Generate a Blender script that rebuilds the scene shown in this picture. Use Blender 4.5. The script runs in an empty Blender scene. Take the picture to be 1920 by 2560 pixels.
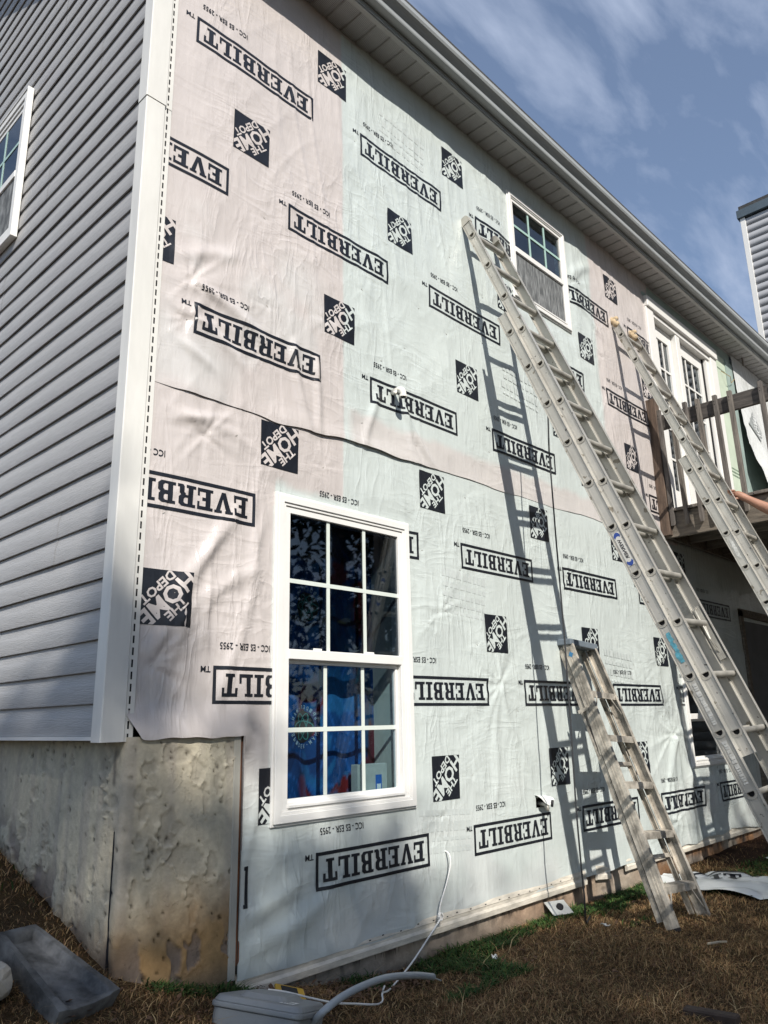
import bpy, bmesh, math, random
import numpy as np
from mathutils import Vector, Matrix
random.seed(7)
RNG = np.random.default_rng(11)
SC = bpy.context.scene
COL = SC.collection

# ------------------------------------------------------------------ camera
CAM = Vector((-1.4320, -2.9180, 1.0100))
YAW, PITCH, ROLL = 0.80921083, 0.26508186, -0.02103041
cy, sy, cp, sp = math.cos(YAW), math.sin(YAW), math.cos(PITCH), math.sin(PITCH)
F = Vector((sy*cp, cy*cp, sp)); RI = Vector((cy, -sy, 0)); UP = RI.cross(F)
R1 = math.cos(ROLL)*RI + math.sin(ROLL)*UP
U1 = -math.sin(ROLL)*RI + math.cos(ROLL)*UP
cd = bpy.data.cameras.new('camera')
cam = bpy.data.objects.new('camera', cd); COL.objects.link(cam)
M3 = Matrix((R1, U1, -F)).transposed()
cam.matrix_world = Matrix.Translation(CAM) @ M3.to_4x4()
cd.sensor_fit = 'VERTICAL'; cd.sensor_height = 32.0
cd.lens = 1930.99/2560*32.0
cd.clip_start = 0.05; cd.clip_end = 500
SC.camera = cam

# ------------------------------------------------------------------ sky, sun, exposure
LDIR = Vector((0.58, 1.0, -0.95)).normalized()
SUNV = -LDIR
SUN_EL = math.asin(SUNV.z); SUN_ROT = math.atan2(SUNV.x, SUNV.y) % (2*math.pi)
world = bpy.data.worlds.new('World'); SC.world = world; world.use_nodes = True
nt = world.node_tree; nt.nodes.clear()
N = nt.nodes.new; L = nt.links.new
wo = N('ShaderNodeOutputWorld'); bg = N('ShaderNodeBackground'); bg.inputs['Strength'].default_value = 0.13
sky = N('ShaderNodeTexSky'); sky.sky_type = 'NISHITA'; sky.sun_disc = False
sky.sun_elevation = SUN_EL; sky.sun_rotation = SUN_ROT
sky.air_density = 1.0; sky.dust_density = 0.6; sky.ozone_density = 2.0
tc = N('ShaderNodeTexCoord'); sep = N('ShaderNodeSeparateXYZ'); L(tc.outputs['Generated'], sep.inputs[0])
mx = N('ShaderNodeMath'); mx.operation = 'MAXIMUM'; mx.inputs[1].default_value = 0.06; L(sep.outputs['Z'], mx.inputs[0])
ad = N('ShaderNodeMath'); ad.operation = 'ADD'; ad.inputs[1].default_value = 0.15; L(mx.outputs[0], ad.inputs[0])
vd = N('ShaderNodeVectorMath'); vd.operation = 'DIVIDE'
cmb = N('ShaderNodeCombineXYZ')
for i in range(3): L(ad.outputs[0], cmb.inputs[i])
L(tc.outputs['Generated'], vd.inputs[0]); L(cmb.outputs[0], vd.inputs[1])
mp = N('ShaderNodeMapping'); mp.inputs['Rotation'].default_value = (0, 0, 1.25); mp.inputs['Scale'].default_value = (0.75, 2.3, 1.0)
L(vd.outputs[0], mp.inputs['Vector'])
n1 = N('ShaderNodeTexNoise'); n1.inputs['Scale'].default_value = 4.4; n1.inputs['Detail'].default_value = 7; n1.inputs['Roughness'].default_value = 0.55
n1.inputs['Distortion'].default_value = 0.25
L(mp.outputs[0], n1.inputs['Vector'])
rp = N('ShaderNodeValToRGB'); rp.color_ramp.elements[0].position = 0.42; rp.color_ramp.elements[1].position = 0.74
rp.color_ramp.elements[0].color = (0.14, 0.14, 0.14, 1); rp.color_ramp.elements[1].color = (0.85, 0.85, 0.85, 1)
L(n1.outputs['Fac'], rp.inputs[0])
mix = N('ShaderNodeMix'); mix.data_type = 'RGBA'
L(rp.outputs[0], mix.inputs['Factor'])
L(sky.outputs[0], mix.inputs['A']); mix.inputs['B'].default_value = (3.9, 4.5, 5.8, 1)
L(mix.outputs['Result'], bg.inputs['Color']); L(bg.outputs[0], wo.inputs[0])

sd = bpy.data.lights.new('sun', 'SUN'); sd.energy = 5.0; sd.angle = math.radians(0.53); sd.color = (1.0, 0.95, 0.87)
so = bpy.data.objects.new('sun', sd); COL.objects.link(so)
so.rotation_euler = LDIR.to_track_quat('-Z', 'Y').to_euler(); so.location = (-6, -12, 14)
SC.view_settings.view_transform = 'Standard'; SC.view_settings.look = 'None'
SC.view_settings.exposure = 0.16; SC.view_settings.gamma = 1.0; SC.view_settings.use_curve_mapping = False

# ------------------------------------------------------------------ materials
MATS = {}
def M(name, base, rough=0.6, metal=0.0, var=0.12, scale=6.0, bump=0.0, bscale=60.0, spec=0.5, stretch=(1, 1, 1),
      col2=None, pos=(0.35, 0.7), attr=None, detail=5, coat=0.0):
    if name in MATS: return MATS[name]
    m = bpy.data.materials.new(name); m.use_nodes = True
    t = m.node_tree; b = t.nodes['Principled BSDF']; n = t.nodes.new; l = t.links.new
    b.inputs['Roughness'].default_value = rough; b.inputs['Metallic'].default_value = metal
    b.inputs['Specular IOR Level'].default_value = spec
    if coat: b.inputs['Coat Weight'].default_value = coat
    c = n('ShaderNodeTexCoord'); mp = n('ShaderNodeMapping'); mp.inputs['Scale'].default_value = stretch
    l(c.outputs['Object'], mp.inputs['Vector'])
    no = n('ShaderNodeTexNoise'); no.inputs['Scale'].default_value = scale; no.inputs['Detail'].default_value = detail
    no.inputs['Roughness'].default_value = 0.6
    l(mp.outputs[0], no.inputs['Vector'])
    r = n('ShaderNodeValToRGB'); r.color_ramp.elements[0].position = pos[0]; r.color_ramp.elements[1].position = pos[1]
    if col2 is None:
        r.color_ramp.elements[0].color = (*[x*(1-var) for x in base], 1); r.color_ramp.elements[1].color = (*[min(1, x*(1+var)) for x in base], 1)
    else:
        r.color_ramp.elements[0].color = (*base, 1); r.color_ramp.elements[1].color = (*col2, 1)
    l(no.outputs['Fac'], r.inputs[0])
    out = r.outputs[0]
    if attr:
        at = n('ShaderNodeAttribute'); at.attribute_name = attr
        mm = n('ShaderNodeMix'); mm.data_type = 'RGBA'; mm.blend_type = 'MULTIPLY'; mm.inputs['Factor'].default_value = 1
        l(at.outputs['Color'], mm.inputs['A']); l(out, mm.inputs['B']); out = mm.outputs['Result']
    l(out, b.inputs['Base Color'])
    if bump:
        nb = n('ShaderNodeTexNoise'); nb.inputs['Scale'].default_value = bscale; nb.inputs['Detail'].default_value = 4
        l(mp.outputs[0], nb.inputs['Vector'])
        bu = n('ShaderNodeBump'); bu.inputs['Strength'].default_value = bump; bu.inputs['Distance'].default_value = 0.01
        l(nb.outputs['Fac'], bu.inputs['Height']); l(bu.outputs[0], b.inputs['Normal'])
    MATS[name] = m
    return m

def glass_mat(name, tint, refl=0.1, rough=0.02):
    if name in MATS: return MATS[name]
    m = bpy.data.materials.new(name); m.use_nodes = True
    t = m.node_tree; t.nodes.clear(); n = t.nodes.new; l = t.links.new
    o = n('ShaderNodeOutputMaterial'); g = n('ShaderNodeBsdfGlossy'); g.inputs['Roughness'].default_value = rough
    tr = n('ShaderNodeBsdfTransparent'); tr.inputs['Color'].default_value = (*tint, 1)
    fr = n('ShaderNodeLayerWeight'); pw = n('ShaderNodeMath'); pw.operation = 'POWER'; pw.inputs[1].default_value = 4.0
    l(fr.outputs['Facing'], pw.inputs[0])
    ml = n('ShaderNodeMath'); ml.operation = 'MULTIPLY_ADD'; ml.inputs[1].default_value = 0.7; ml.inputs[2].default_value = refl; ml.use_clamp = True
    l(pw.outputs[0], ml.inputs[0])
    c = n('ShaderNodeTexCoord'); no = n('ShaderNodeTexNoise'); no.inputs['Scale'].default_value = 2.0; no.inputs['Detail'].default_value = 1
    l(c.outputs['Object'], no.inputs['Vector'])
    bu = n('ShaderNodeBump'); bu.inputs['Strength'].default_value = 0.02; bu.inputs['Distance'].default_value = 0.02
    l(no.outputs['Fac'], bu.inputs['Height']); l(bu.outputs[0], g.inputs['Normal'])
    mi = n('ShaderNodeMixShader'); l(ml.outputs[0], mi.inputs[0]); l(tr.outputs[0], mi.inputs[1]); l(g.outputs[0], mi.inputs[2])
    l(mi.outputs[0], o.inputs[0]); MATS[name] = m
    return m

def specks(m, sc, thr, col, st=(1, 1, 1)):
    t = m.node_tree; n = t.nodes.new; l = t.links.new; b = t.nodes['Principled BSDF']; c = n('ShaderNodeTexCoord'); mp = n('ShaderNodeMapping'); mp.inputs['Scale'].default_value = st
    l(c.outputs['Object'], mp.inputs['Vector']); no = n('ShaderNodeTexNoise'); no.inputs['Scale'].default_value = sc; no.inputs['Detail'].default_value = 3; l(mp.outputs[0], no.inputs['Vector'])
    r = n('ShaderNodeValToRGB'); r.color_ramp.elements[0].position = thr; r.color_ramp.elements[1].position = thr+.02; l(no.outputs['Fac'], r.inputs[0])
    mm = n('ShaderNodeMix'); mm.data_type = 'RGBA'; src = b.inputs['Base Color'].links[0].from_socket
    l(r.outputs[0], mm.inputs['Factor']); l(src, mm.inputs['A']); mm.inputs['B'].default_value = (*col, 1); l(mm.outputs['Result'], b.inputs['Base Color'])
white_vinyl = M('white_vinyl', (0.78, 0.77, 0.74), 0.42, var=0.04, scale=3)
post_vinyl = M('post_vinyl', (0.72, 0.71, 0.67), 0.40, var=0.06, scale=4, stretch=(3, 3, 0.6))
siding_mat = M('grey_vinyl_siding', (0.385, 0.38, 0.376), 0.5, var=0.08, scale=3, bump=0.35, bscale=16, stretch=(6, 1.2, 22))
siding_far = M('pale_grey_siding', (0.46, 0.465, 0.48), 0.5, var=0.05, scale=2)
alum = M('weathered_aluminium', (0.56, 0.54, 0.49), 0.40, metal=0.5, var=0.12, scale=5, bump=0.03, bscale=120, stretch=(4, 1.2, 1.0))
specks(alum, 16, .66, (0.30, 0.27, 0.22)); specks(alum, 45, .70, (0.14, 0.13, 0.12))
alum_d = M('dull_aluminium', (0.46, 0.44, 0.39), 0.5, metal=0.4, var=0.18, scale=10, bump=0.1, bscale=90)
step_alum = M('stained_step_aluminium', (0.42, 0.385, 0.33), 0.55, metal=0.35, var=0.42, scale=11, bump=0.1, bscale=80, stretch=(1, 1, 1), pos=(0.38, 0.6))
print_ink = M('black_print_ink', (0.012, 0.014, 0.020), 0.35, var=0.15, scale=20)
ghost_ink = M('faded_grey_print', (0.52, 0.56, 0.545), 0.45, var=0.05, scale=8)
grey_ink = M('grey_print', (0.30, 0.32, 0.32), 0.45, var=0.1, scale=8)
gutter_mat = M('grey_white_gutter', (0.35, 0.37, 0.375), 0.45, var=0.06, scale=4)
fascia_mat = M('dark_fascia_gap', (0.10, 0.11, 0.13), 0.7, var=0.1)
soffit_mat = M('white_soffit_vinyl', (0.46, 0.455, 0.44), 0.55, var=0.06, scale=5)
shingle = M('dark_shingle', (0.055, 0.055, 0.055), 0.9, var=0.3, scale=30, bump=0.5, bscale=80)
wood_dk = M('dark_weathered_wood', (0.125, 0.110, 0.098), 0.75, var=0.4, scale=5, bump=0.3, bscale=25, stretch=(6, 6, 1.2))
wood_lt = M('grey_brown_wood', (0.165, 0.145, 0.124), 0.78, var=0.4, scale=5, bump=0.3, bscale=25, stretch=(8, 8, 1.0))
wood_rail = M('dark_rail_wood', (0.085, 0.074, 0.066), 0.75, var=0.45, scale=5, bump=0.3, bscale=25, stretch=(8, 1.0, 8))
wood_band = M('brown_band_wood', (0.175, 0.148, 0.118), 0.8, var=0.35, scale=5, bump=0.3, bscale=25, stretch=(8, 1.0, 8))
wood_red = M('red_brown_wood', (0.20, 0.085, 0.045), 0.8, var=0.35, scale=6, bump=0.2, bscale=30, stretch=(6, 6, 1))
green_board = M('pale_green_board', (0.53, 0.61, 0.49), 0.6, var=0.08, scale=4)
teal_board = M('grey_green_board', (0.30, 0.38, 0.35), 0.6, var=0.15, scale=4)
dark_room = M('dark_room_wall', (0.085, 0.085, 0.09), 0.9, var=0.05)
pvc = M('white_pvc', (0.80, 0.78, 0.72), 0.35, var=0.03)
black_rub = M('black_rubber', (0.014, 0.014, 0.016), 0.6, var=0.2)
white_cab = M('white_cable_sheath', (0.78, 0.77, 0.74), 0.45, var=0.05)
grey_plast = M('grey_box_plastic', (0.235, 0.245, 0.245), 0.5, var=0.06, scale=8, bump=0.15, bscale=300)
grey_pipe = M('grey_conduit', (0.33, 0.36, 0.38), 0.4, var=0.05, scale=8)
yellow_p = M('yellow_tool_plastic', (0.62, 0.36, 0.03), 0.45, var=0.1)
splash_m = M('dark_grey_cast_plastic', (0.105, 0.106, 0.105), 0.62, var=0.6, scale=13, bump=0.25, bscale=40, col2=None)
stone_m = M('pale_stone', (0.36, 0.33, 0.28), 0.85, var=0.2, scale=12, bump=0.4, bscale=40)
paper_m = M('white_scrap', (0.74, 0.74, 0.72), 0.5, var=0.08)
strip_m = M('dirty_white_trim', (0.66, 0.61, 0.52), 0.5, var=0.22, scale=7, stretch=(1.5, 1, 5))
trim_m = M('cream_trim', (0.40, 0.385, 0.335), 0.55, var=0.12, scale=5)
skin_m = M('tanned_skin', (0.37, 0.19, 0.125), 0.5, var=0.12, scale=14, bump=0.08, bscale=90)
shirt_m = M('dark_work_shirt', (0.05, 0.055, 0.07), 0.85, var=0.1)
jeans_m = M('blue_jeans', (0.06, 0.08, 0.13), 0.85, var=0.15)
hair_m = M('black_hair', (0.02, 0.016, 0.013), 0.6, var=0.2)
boot_m = M('brown_boot', (0.08, 0.05, 0.03), 0.6, var=0.2)
blue_ink = M('blue_sticker_ink', (0.03, 0.07, 0.30), 0.4, var=0.05)
teal_ink = M('torn_teal_sticker', (0.10, 0.33, 0.42), 0.5, var=0.4, scale=40)
navy_ink = M('torn_navy_sticker', (0.02, 0.05, 0.14), 0.5, var=0.4, scale=40)
pale_ink = M('worn_pale_sticker', (0.56, 0.56, 0.53), 0.5, var=0.25, scale=45, stretch=(1, 1, 1))
sticker_w = M('white_sticker', (0.74, 0.74, 0.72), 0.4, var=0.03)
hole_blk = M('dark_hole', (0.01, 0.01, 0.012), 0.8, var=0.1)  # black painted in for shade inside holes; also colours nail heads
cloth_pad = M('tan_padding_cloth', (0.52, 0.40, 0.25), 0.8, var=0.25, scale=20, bump=0.6, bscale=60)
glass_up = glass_mat('dim_window_glass', (0.42, 0.47, 0.51), 0.085)
glass_main = glass_mat('window_glass', (0.74, 0.82, 0.85), 0.045)
glass_dark = glass_mat('dark_window_glass', (0.42, 0.50, 0.53), 0.10)
screen_m = M('dusty_screen', (0.085, 0.09, 0.092), 0.8, scale=22, stretch=(2.2, 1, .4), pos=(0.40, 0.72), col2=(0.30, 0.31, 0.31), detail=8)
bark_m = M('grey_brown_bark', (0.09, 0.07, 0.055), 0.9, var=0.3, scale=10, bump=0.5, bscale=30)

def attr_mat(name, rough=0.6, bump=0.0, bscale=60, spec=0.5, var=0.08, scale=20, stretch=(1, 1, 1)):
    return M(name, (0.94, 0.94, 0.94), rough, var=var, scale=scale, bump=bump, bscale=bscale, spec=spec, stretch=stretch, attr='tint')

def wrap_material():
    m = attr_mat('house_wrap_sheet', rough=0.24, spec=0.6, var=0.03, scale=7)
    t = m.node_tree; n = t.nodes.new; l = t.links.new; b = t.nodes['Principled BSDF']
    c = n('ShaderNodeTexCoord')
    mp = n('ShaderNodeMapping'); mp.inputs['Scale'].default_value = (26, 1, 5.5); mp.inputs['Rotation'].default_value = (0, 0.12, 0)
    l(c.outputs['Object'], mp.inputs['Vector'])
    n1 = n('ShaderNodeTexNoise'); n1.inputs['Scale'].default_value = 1.0; n1.inputs['Detail'].default_value = 5; n1.inputs['Distortion'].default_value = 0.7
    l(mp.outputs[0], n1.inputs['Vector'])
    mp2 = n('ShaderNodeMapping'); mp2.inputs['Scale'].default_value = (2.2, 1, 7); mp2.inputs['Rotation'].default_value = (0, 0.6, 0)
    l(c.outputs['Object'], mp2.inputs['Vector'])
    n2 = n('ShaderNodeTexNoise'); n2.inputs['Scale'].default_value = 1.3; n2.inputs['Detail'].default_value = 3; n2.inputs['Distortion'].default_value = 0.8
    l(mp2.outputs[0], n2.inputs['Vector'])
    wv = n('ShaderNodeTexNoise'); wv.inputs['Scale'].default_value = 240; wv.inputs['Detail'].default_value = 2
    mp3 = n('ShaderNodeMapping'); mp3.inputs['Scale'].default_value = (1, 1, .35); l(c.outputs['Object'], mp3.inputs['Vector']); l(mp3.outputs[0], wv.inputs['Vector'])
    def ridged(src, p):
        a = n('ShaderNodeMath'); a.operation = 'MULTIPLY_ADD'; a.inputs[1].default_value = 2; a.inputs[2].default_value = -1; l(src, a.inputs[0])
        c2 = n('ShaderNodeMath'); c2.operation = 'ABSOLUTE'; l(a.outputs[0], c2.inputs[0])
        d = n('ShaderNodeMath'); d.operation = 'SUBTRACT'; d.inputs[0].default_value = 1; l(c2.outputs[0], d.inputs[1])
        e = n('ShaderNodeMath'); e.operation = 'POWER'; e.inputs[1].default_value = p; l(d.outputs[0], e.inputs[0]); return e.outputs[0]
    mp4 = n('ShaderNodeMapping'); mp4.inputs['Scale'].default_value = (9, 1, 2.4); mp4.inputs['Rotation'].default_value = (0, -0.55, 0)
    l(c.outputs['Object'], mp4.inputs['Vector'])
    n4 = n('ShaderNodeTexNoise'); n4.inputs['Scale'].default_value = 1.0; n4.inputs['Detail'].default_value = 3; n4.inputs['Distortion'].default_value = 0.5
    l(mp4.outputs[0], n4.inputs['Vector'])
    b1 = n('ShaderNodeBump'); b1.inputs['Strength'].default_value = 0.42; b1.inputs['Distance'].default_value = 0.007; l(n1.outputs['Fac'], b1.inputs['Height'])
    b2 = n('ShaderNodeBump'); b2.inputs['Strength'].default_value = 0.34; b2.inputs['Distance'].default_value = 0.008; l(ridged(n2.outputs['Fac'], 4), b2.inputs['Height']); l(b1.outputs[0], b2.inputs['Normal'])
    b4 = n('ShaderNodeBump'); b4.inputs['Strength'].default_value = 0.42; b4.inputs['Distance'].default_value = 0.010; l(ridged(n4.outputs['Fac'], 6), b4.inputs['Height']); l(b2.outputs[0], b4.inputs['Normal'])
    bq = b2; b2 = b4
    mk = n('ShaderNodeTexNoise'); mk.inputs['Scale'].default_value = 1.7; mk.inputs['Detail'].default_value = 2; l(c.outputs['Object'], mk.inputs['Vector'])
    for src, bb, lo, hi, p0, p1 in ((mk.outputs['Fac'], b4, 0.05, 0.46, .40, .64), (mk.outputs['Color'], bq, 0.05, 0.38, .40, .64)):
        mr = n('ShaderNodeMapRange'); mr.inputs['From Min'].default_value = p0; mr.inputs['From Max'].default_value = p1; mr.inputs['To Min'].default_value = lo; mr.inputs['To Max'].default_value = hi
        l(src, mr.inputs['Value']); l(mr.outputs['Result'], bb.inputs['Strength'])
    b3 = n('ShaderNodeBump'); b3.inputs['Strength'].default_value = 0.12; b3.inputs['Distance'].default_value = 0.003; l(wv.outputs['Fac'], b3.inputs['Height']); l(b2.outputs[0], b3.inputs['Normal'])
    l(b3.outputs[0], b.inputs['Normal'])
    return m
wrap_m = wrap_material()
def print_normal(m):
    t = m.node_tree; n = t.nodes.new; l = t.links.new; b = t.nodes['Principled BSDF']
    c = n('ShaderNodeTexCoord'); mp = n('ShaderNodeMapping'); mp.inputs['Scale'].default_value = (20, 1, 6)
    l(c.outputs['Object'], mp.inputs['Vector'])
    n1 = n('ShaderNodeTexNoise'); n1.inputs['Scale'].default_value = 1.0; n1.inputs['Detail'].default_value = 5; l(mp.outputs[0], n1.inputs['Vector'])
    b1 = n('ShaderNodeBump'); b1.inputs['Strength'].default_value = 0.4; b1.inputs['Distance'].default_value = 0.01; l(n1.outputs['Fac'], b1.inputs['Height'])
    l(b1.outputs[0], b.inputs['Normal'])
for _m in (print_ink, ghost_ink): print_normal(_m)

# ------------------------------------------------------------------ object helpers
WLOC = {}
def tag(o, label=None, cat=None, group=None, kind=None):
    if label: o['label'] = label
    if cat: o['category'] = cat
    if group: o['group'] = group
    if kind: o['kind'] = kind
    return o
def empty(name, loc, label=None, cat=None, group=None, kind=None):
    o = bpy.data.objects.new(name, None); COL.objects.link(o); o.location = loc
    o.empty_display_size = 0.2
    WLOC[o] = Vector(loc); return tag(o, label, cat, group, kind)
def link(name, me, parent=None, loc=(0, 0, 0)):
    """loc is the world position of the mesh origin"""
    o = bpy.data.objects.new(name, me); COL.objects.link(o)
    w = Vector(loc); WLOC[o] = w
    if parent is not None:
        o.parent = parent; o.location = w - WLOC[parent]
    else: o.location = w
    return o
class MB:
    def __init__(self): self.v = []; self.f = []
    def add(self, vs, fs):
        k = len(self.v); self.v += [tuple(p) for p in vs]; self.f += [tuple(i+k for i in f) for f in fs]; return self
    def box(self, x0, x1, y0, y1, z0, z1):
        vs = [(x0, y0, z0), (x1, y0, z0), (x1, y1, z0), (x0, y1, z0), (x0, y0, z1), (x1, y0, z1), (x1, y1, z1), (x0, y1, z1)]
        return self.add(vs, [(3, 2, 1, 0), (4, 5, 6, 7), (0, 1, 5, 4), (1, 2, 6, 5), (2, 3, 7, 6), (3, 0, 4, 7)])
    def obox(self, O, a, b, c, a0, a1, b0, b1, c0, c1):
        """box along three axes a, b, c from origin O"""
        O, a, b, c = map(Vector, (O, a, b, c))
        vs = [O+a*x+b*y+c*z for (x, y, z) in [(a0, b0, c0), (a1, b0, c0), (a1, b1, c0), (a0, b1, c0), (a0, b0, c1), (a1, b0, c1), (a1, b1, c1), (a0, b1, c1)]]
        fs = [(3, 2, 1, 0), (4, 5, 6, 7), (0, 1, 5, 4), (1, 2, 6, 5), (2, 3, 7, 6), (3, 0, 4, 7)]
        if a.cross(b).dot(c) < 0: fs = [tuple(reversed(f)) for f in fs]
        return self.add(vs, fs)
    def tube(self, pts, r, n=8, caps=True):
        pts = [Vector(p) for p in pts]; rs = r if isinstance(r, (list, tuple)) else [r]*len(pts)
        rings = []; ref = Vector((0.31, 0.2, 0.93))
        vs = []
        for i, p in enumerate(pts):
            t = (pts[min(i+1, len(pts)-1)] - pts[max(i-1, 0)]).normalized()
            a = t.cross(ref)
            if a.length < 1e-3: a = t.cross(Vector((1, 0, 0)))
            a.normalize(); b = t.cross(a)
            vs += [p + (a*math.cos(2*math.pi*k/n) + b*math.sin(2*math.pi*k/n))*rs[i] for k in range(n)]
        fs = []
        for i in range(len(pts)-1):
            for k in range(n):
                fs.append((i*n+k, i*n+(k+1) % n, (i+1)*n+(k+1) % n, (i+1)*n+k))
        if caps:
            fs.append(tuple(reversed(range(n)))); fs.append(tuple((len(pts)-1)*n+k for k in range(n)))
        return self.add(vs, fs)
    def extrude(self, prof, A, B, ex, ey, close=True, caps=True):
        """2-d profile [(u,v)] along the segment A->B, axes ex, ey"""
        A, B, ex, ey = map(Vector, (A, B, ex, ey)); n = len(prof)
        vs = [A+ex*u+ey*v for u, v in prof] + [B+ex*u+ey*v for u, v in prof]
        rng = range(n if close else n-1)
        fs = [(i, (i+1) % n, n+(i+1) % n, n+i) for i in rng]
        if close and caps: fs += [tuple(reversed(range(n))), tuple(range(n, 2*n))]
        return self.add(vs, fs)
    def mesh(self, name, mat, smooth=False, fix=True):
        me = bpy.data.meshes.new(name); me.from_pydata(self.v, [], self.f); me.materials.append(mat)
        if fix:
            bm = bmesh.new(); bm.from_mesh(me); bmesh.ops.recalc_face_normals(bm, faces=bm.faces); bm.to_mesh(me); bm.free()
        if smooth: me.polygons.foreach_set('use_smooth', [True]*len(me.polygons))
        me.update(); return me
    def build(self, name, mat, parent=None, smooth=False, bevel=0.0, loc=(0, 0, 0), seg=1, fix=True):
        o = link(name, self.mesh(name, mat, smooth, fix), parent, loc)
        if bevel:
            md = o.modifiers.new('bevel', 'BEVEL'); md.width = bevel; md.segments = seg; md.limit_method = 'ANGLE'; md.angle_limit = 0.7
        return o
def npmesh(name, V, Fq, mat, smooth=True, tint=None):
    me = bpy.data.meshes.new(name); V = np.asarray(V, np.float32); Fq = np.asarray(Fq, np.int32)
    me.vertices.add(len(V)); me.vertices.foreach_set('co', V.ravel())
    k = Fq.shape[1]
    me.loops.add(Fq.size); me.loops.foreach_set('vertex_index', Fq.ravel())
    me.polygons.add(len(Fq)); me.polygons.foreach_set('loop_start', np.arange(0, Fq.size, k, dtype=np.int32))
    me.update(calc_edges=True); me.validate()
    me.materials.append(mat)
    if smooth: me.polygons.foreach_set('use_smooth', np.ones(len(me.polygons), bool))
    if tint is not None:
        a = me.color_attributes.new('tint', 'FLOAT_COLOR', 'POINT')
        c = np.ones((len(V), 4), np.float32); c[:, :3] = tint; a.data.foreach_set('color', c.ravel())
    return me
def gridfaces(nu, nv):
    i, j = np.meshgrid(np.arange(nu-1), np.arange(nv-1), indexing='ij')
    a = (i*nv+j).ravel(); return np.stack([a, a+nv, a+nv+1, a+1], 1)
# ---- noise
def hsh(ix, iy, s):
    v = np.sin(ix*127.1+iy*311.7+s*74.7)*43758.5453; return v-np.floor(v)
def vn(x, y, s=0):
    x = np.asarray(x, float); y = np.asarray(y, float)
    ix, iy = np.floor(x), np.floor(y); fx, fy = x-ix, y-iy
    fx = fx*fx*fx*(fx*(fx*6-15)+10); fy = fy*fy*fy*(fy*(fy*6-15)+10)
    a, b, c, d = hsh(ix, iy, s), hsh(ix+1, iy, s), hsh(ix, iy+1, s), hsh(ix+1, iy+1, s)
    return a*(1-fx)*(1-fy)+b*fx*(1-fy)+c*(1-fx)*fy+d*fx*fy
def fbm(x, y, s=0, o=4):
    r = 0; a = 0.5; t = 0
    for k in range(o):
        r = r+a*vn(x*2**k, y*2**k, s+k*9); t += a; a *= 0.5
    return r/t
def sst(e0, e1, x):
    t = np.clip((x-e0)/(e1-e0), 0, 1); return t*t*(3-2*t)

# ------------------------------------------------------------------ ground
def gz(x, y):
    x = np.asarray(x, float); y = np.asarray(y, float)
    t = np.clip((1.6-x)/1.6, 0, 1)**1.7
    z = -0.165 + t*(0.36+0.33*np.clip(y, -1.2, 3.5))
    z = z + 0.018*(fbm(x*1.7, y*1.7, 3, 3)-0.5) + 0.012*(vn(x*6, y*6, 5)-0.5)
    z = z + 0.05*sst(4.6, 6.5, x)*sst(-0.9, -0.05, y)
    return z
gx = np.unique(np.concatenate([np.linspace(-70, -3, 24), np.arange(-3, 8.01, 0.06), np.linspace(8, 80, 24)]))
gy = np.unique(np.concatenate([np.linspace(-70, -4, 24), np.arange(-4, 0.61, 0.06), np.arange(0.6, 4, 0.2), np.linspace(4, 80, 22)]))
GX, GY = np.meshgrid(gx, gy, indexing='ij')
GZ = gz(GX, GY)
nse = fbm(GX*2.2, GY*2.2, 17, 4)[..., None]; nf = vn(GX*9, GY*9, 23)[..., None]
gcol = (1-nse)*np.array([0.040, 0.026, 0.014])+nse*np.array([0.085, 0.056, 0.028])
gcol = gcol*(0.75+0.5*nf)
soil = (sst(5.0, 5.6, GX)*sst(-0.75, -0.35, GY))[..., None]
gcol = gcol*(1-soil)+soil*np.array([0.052, 0.030, 0.020])
g_me = npmesh('ground', np.stack([GX, GY, GZ], -1).reshape(-1, 3), gridfaces(len(gx), len(gy)),
              attr_mat('brown_soil', 0.95, bump=0.8, bscale=45, spec=0.1, var=0.3, scale=30), True, gcol.reshape(-1, 3))
ground = link('ground', g_me); tag(ground, 'sloping brown yard ground under dry grass in front of the house', 'ground', kind='structure')

# ------------------------------------------------------------------ the house
house = empty('house', (0, 0, 0), 'two storey grey sided house with its right hand wall stripped to printed white house wrap', 'house')
SX = 0.042      # outer face of the left siding
ZS = 5.30       # soffit level
HOLES = [(0.87, 1.79, 0.60, 2.08), (3.135, 3.925, 4.165, 5.065), (5.385, 6.12, 0.62, 1.37), (5.52, 7.50, 2.80, 5.14)]
PITCH_R = 0.60
def roof_z(y): return 5.47+PITCH_R*(y+0.36)
# wall sheathing behind the wrap (backing)
def sheet_with_holes(xs, zs, yv, keep):
    X, Z = np.meshgrid(xs, zs, indexing='ij'); V = np.stack([X, np.full_like(X, yv), Z], -1).reshape(-1, 3)
    Fq = gridfaces(len(xs), len(zs)); c = V[Fq].mean(1); return V, Fq[keep(c[:, 0], c[:, 2])]
def in_hole(x, z, m=0.0):
    r = np.zeros(np.shape(x), bool)
    for a, b, c, d in HOLES: r |= (x > a+m) & (x < b-m) & (z > c+m) & (z < d-m)
    return r
V, Fq = sheet_with_holes(np.arange(0.06, 9.98, 0.06), np.arange(-0.04, 5.31, 0.06), 0.045, lambda x, z: ~in_hole(x, z) & ~((x < .66) & (z < 1.0)))
link('wall_sheathing', npmesh('wall_sheathing', V, Fq, teal_board, False), house)
sb = MB(); sb.add([(0.07, 0.06, 0.985), (0.07, 8.0, 0.985), (0.07, 8.0, 5.4), (0.07, 4.0, 8.0), (0.07, 0.06, 5.5)], [(0, 1, 2, 3, 4)])
sb.build('gable_sheathing', teal_board, house)

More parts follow.
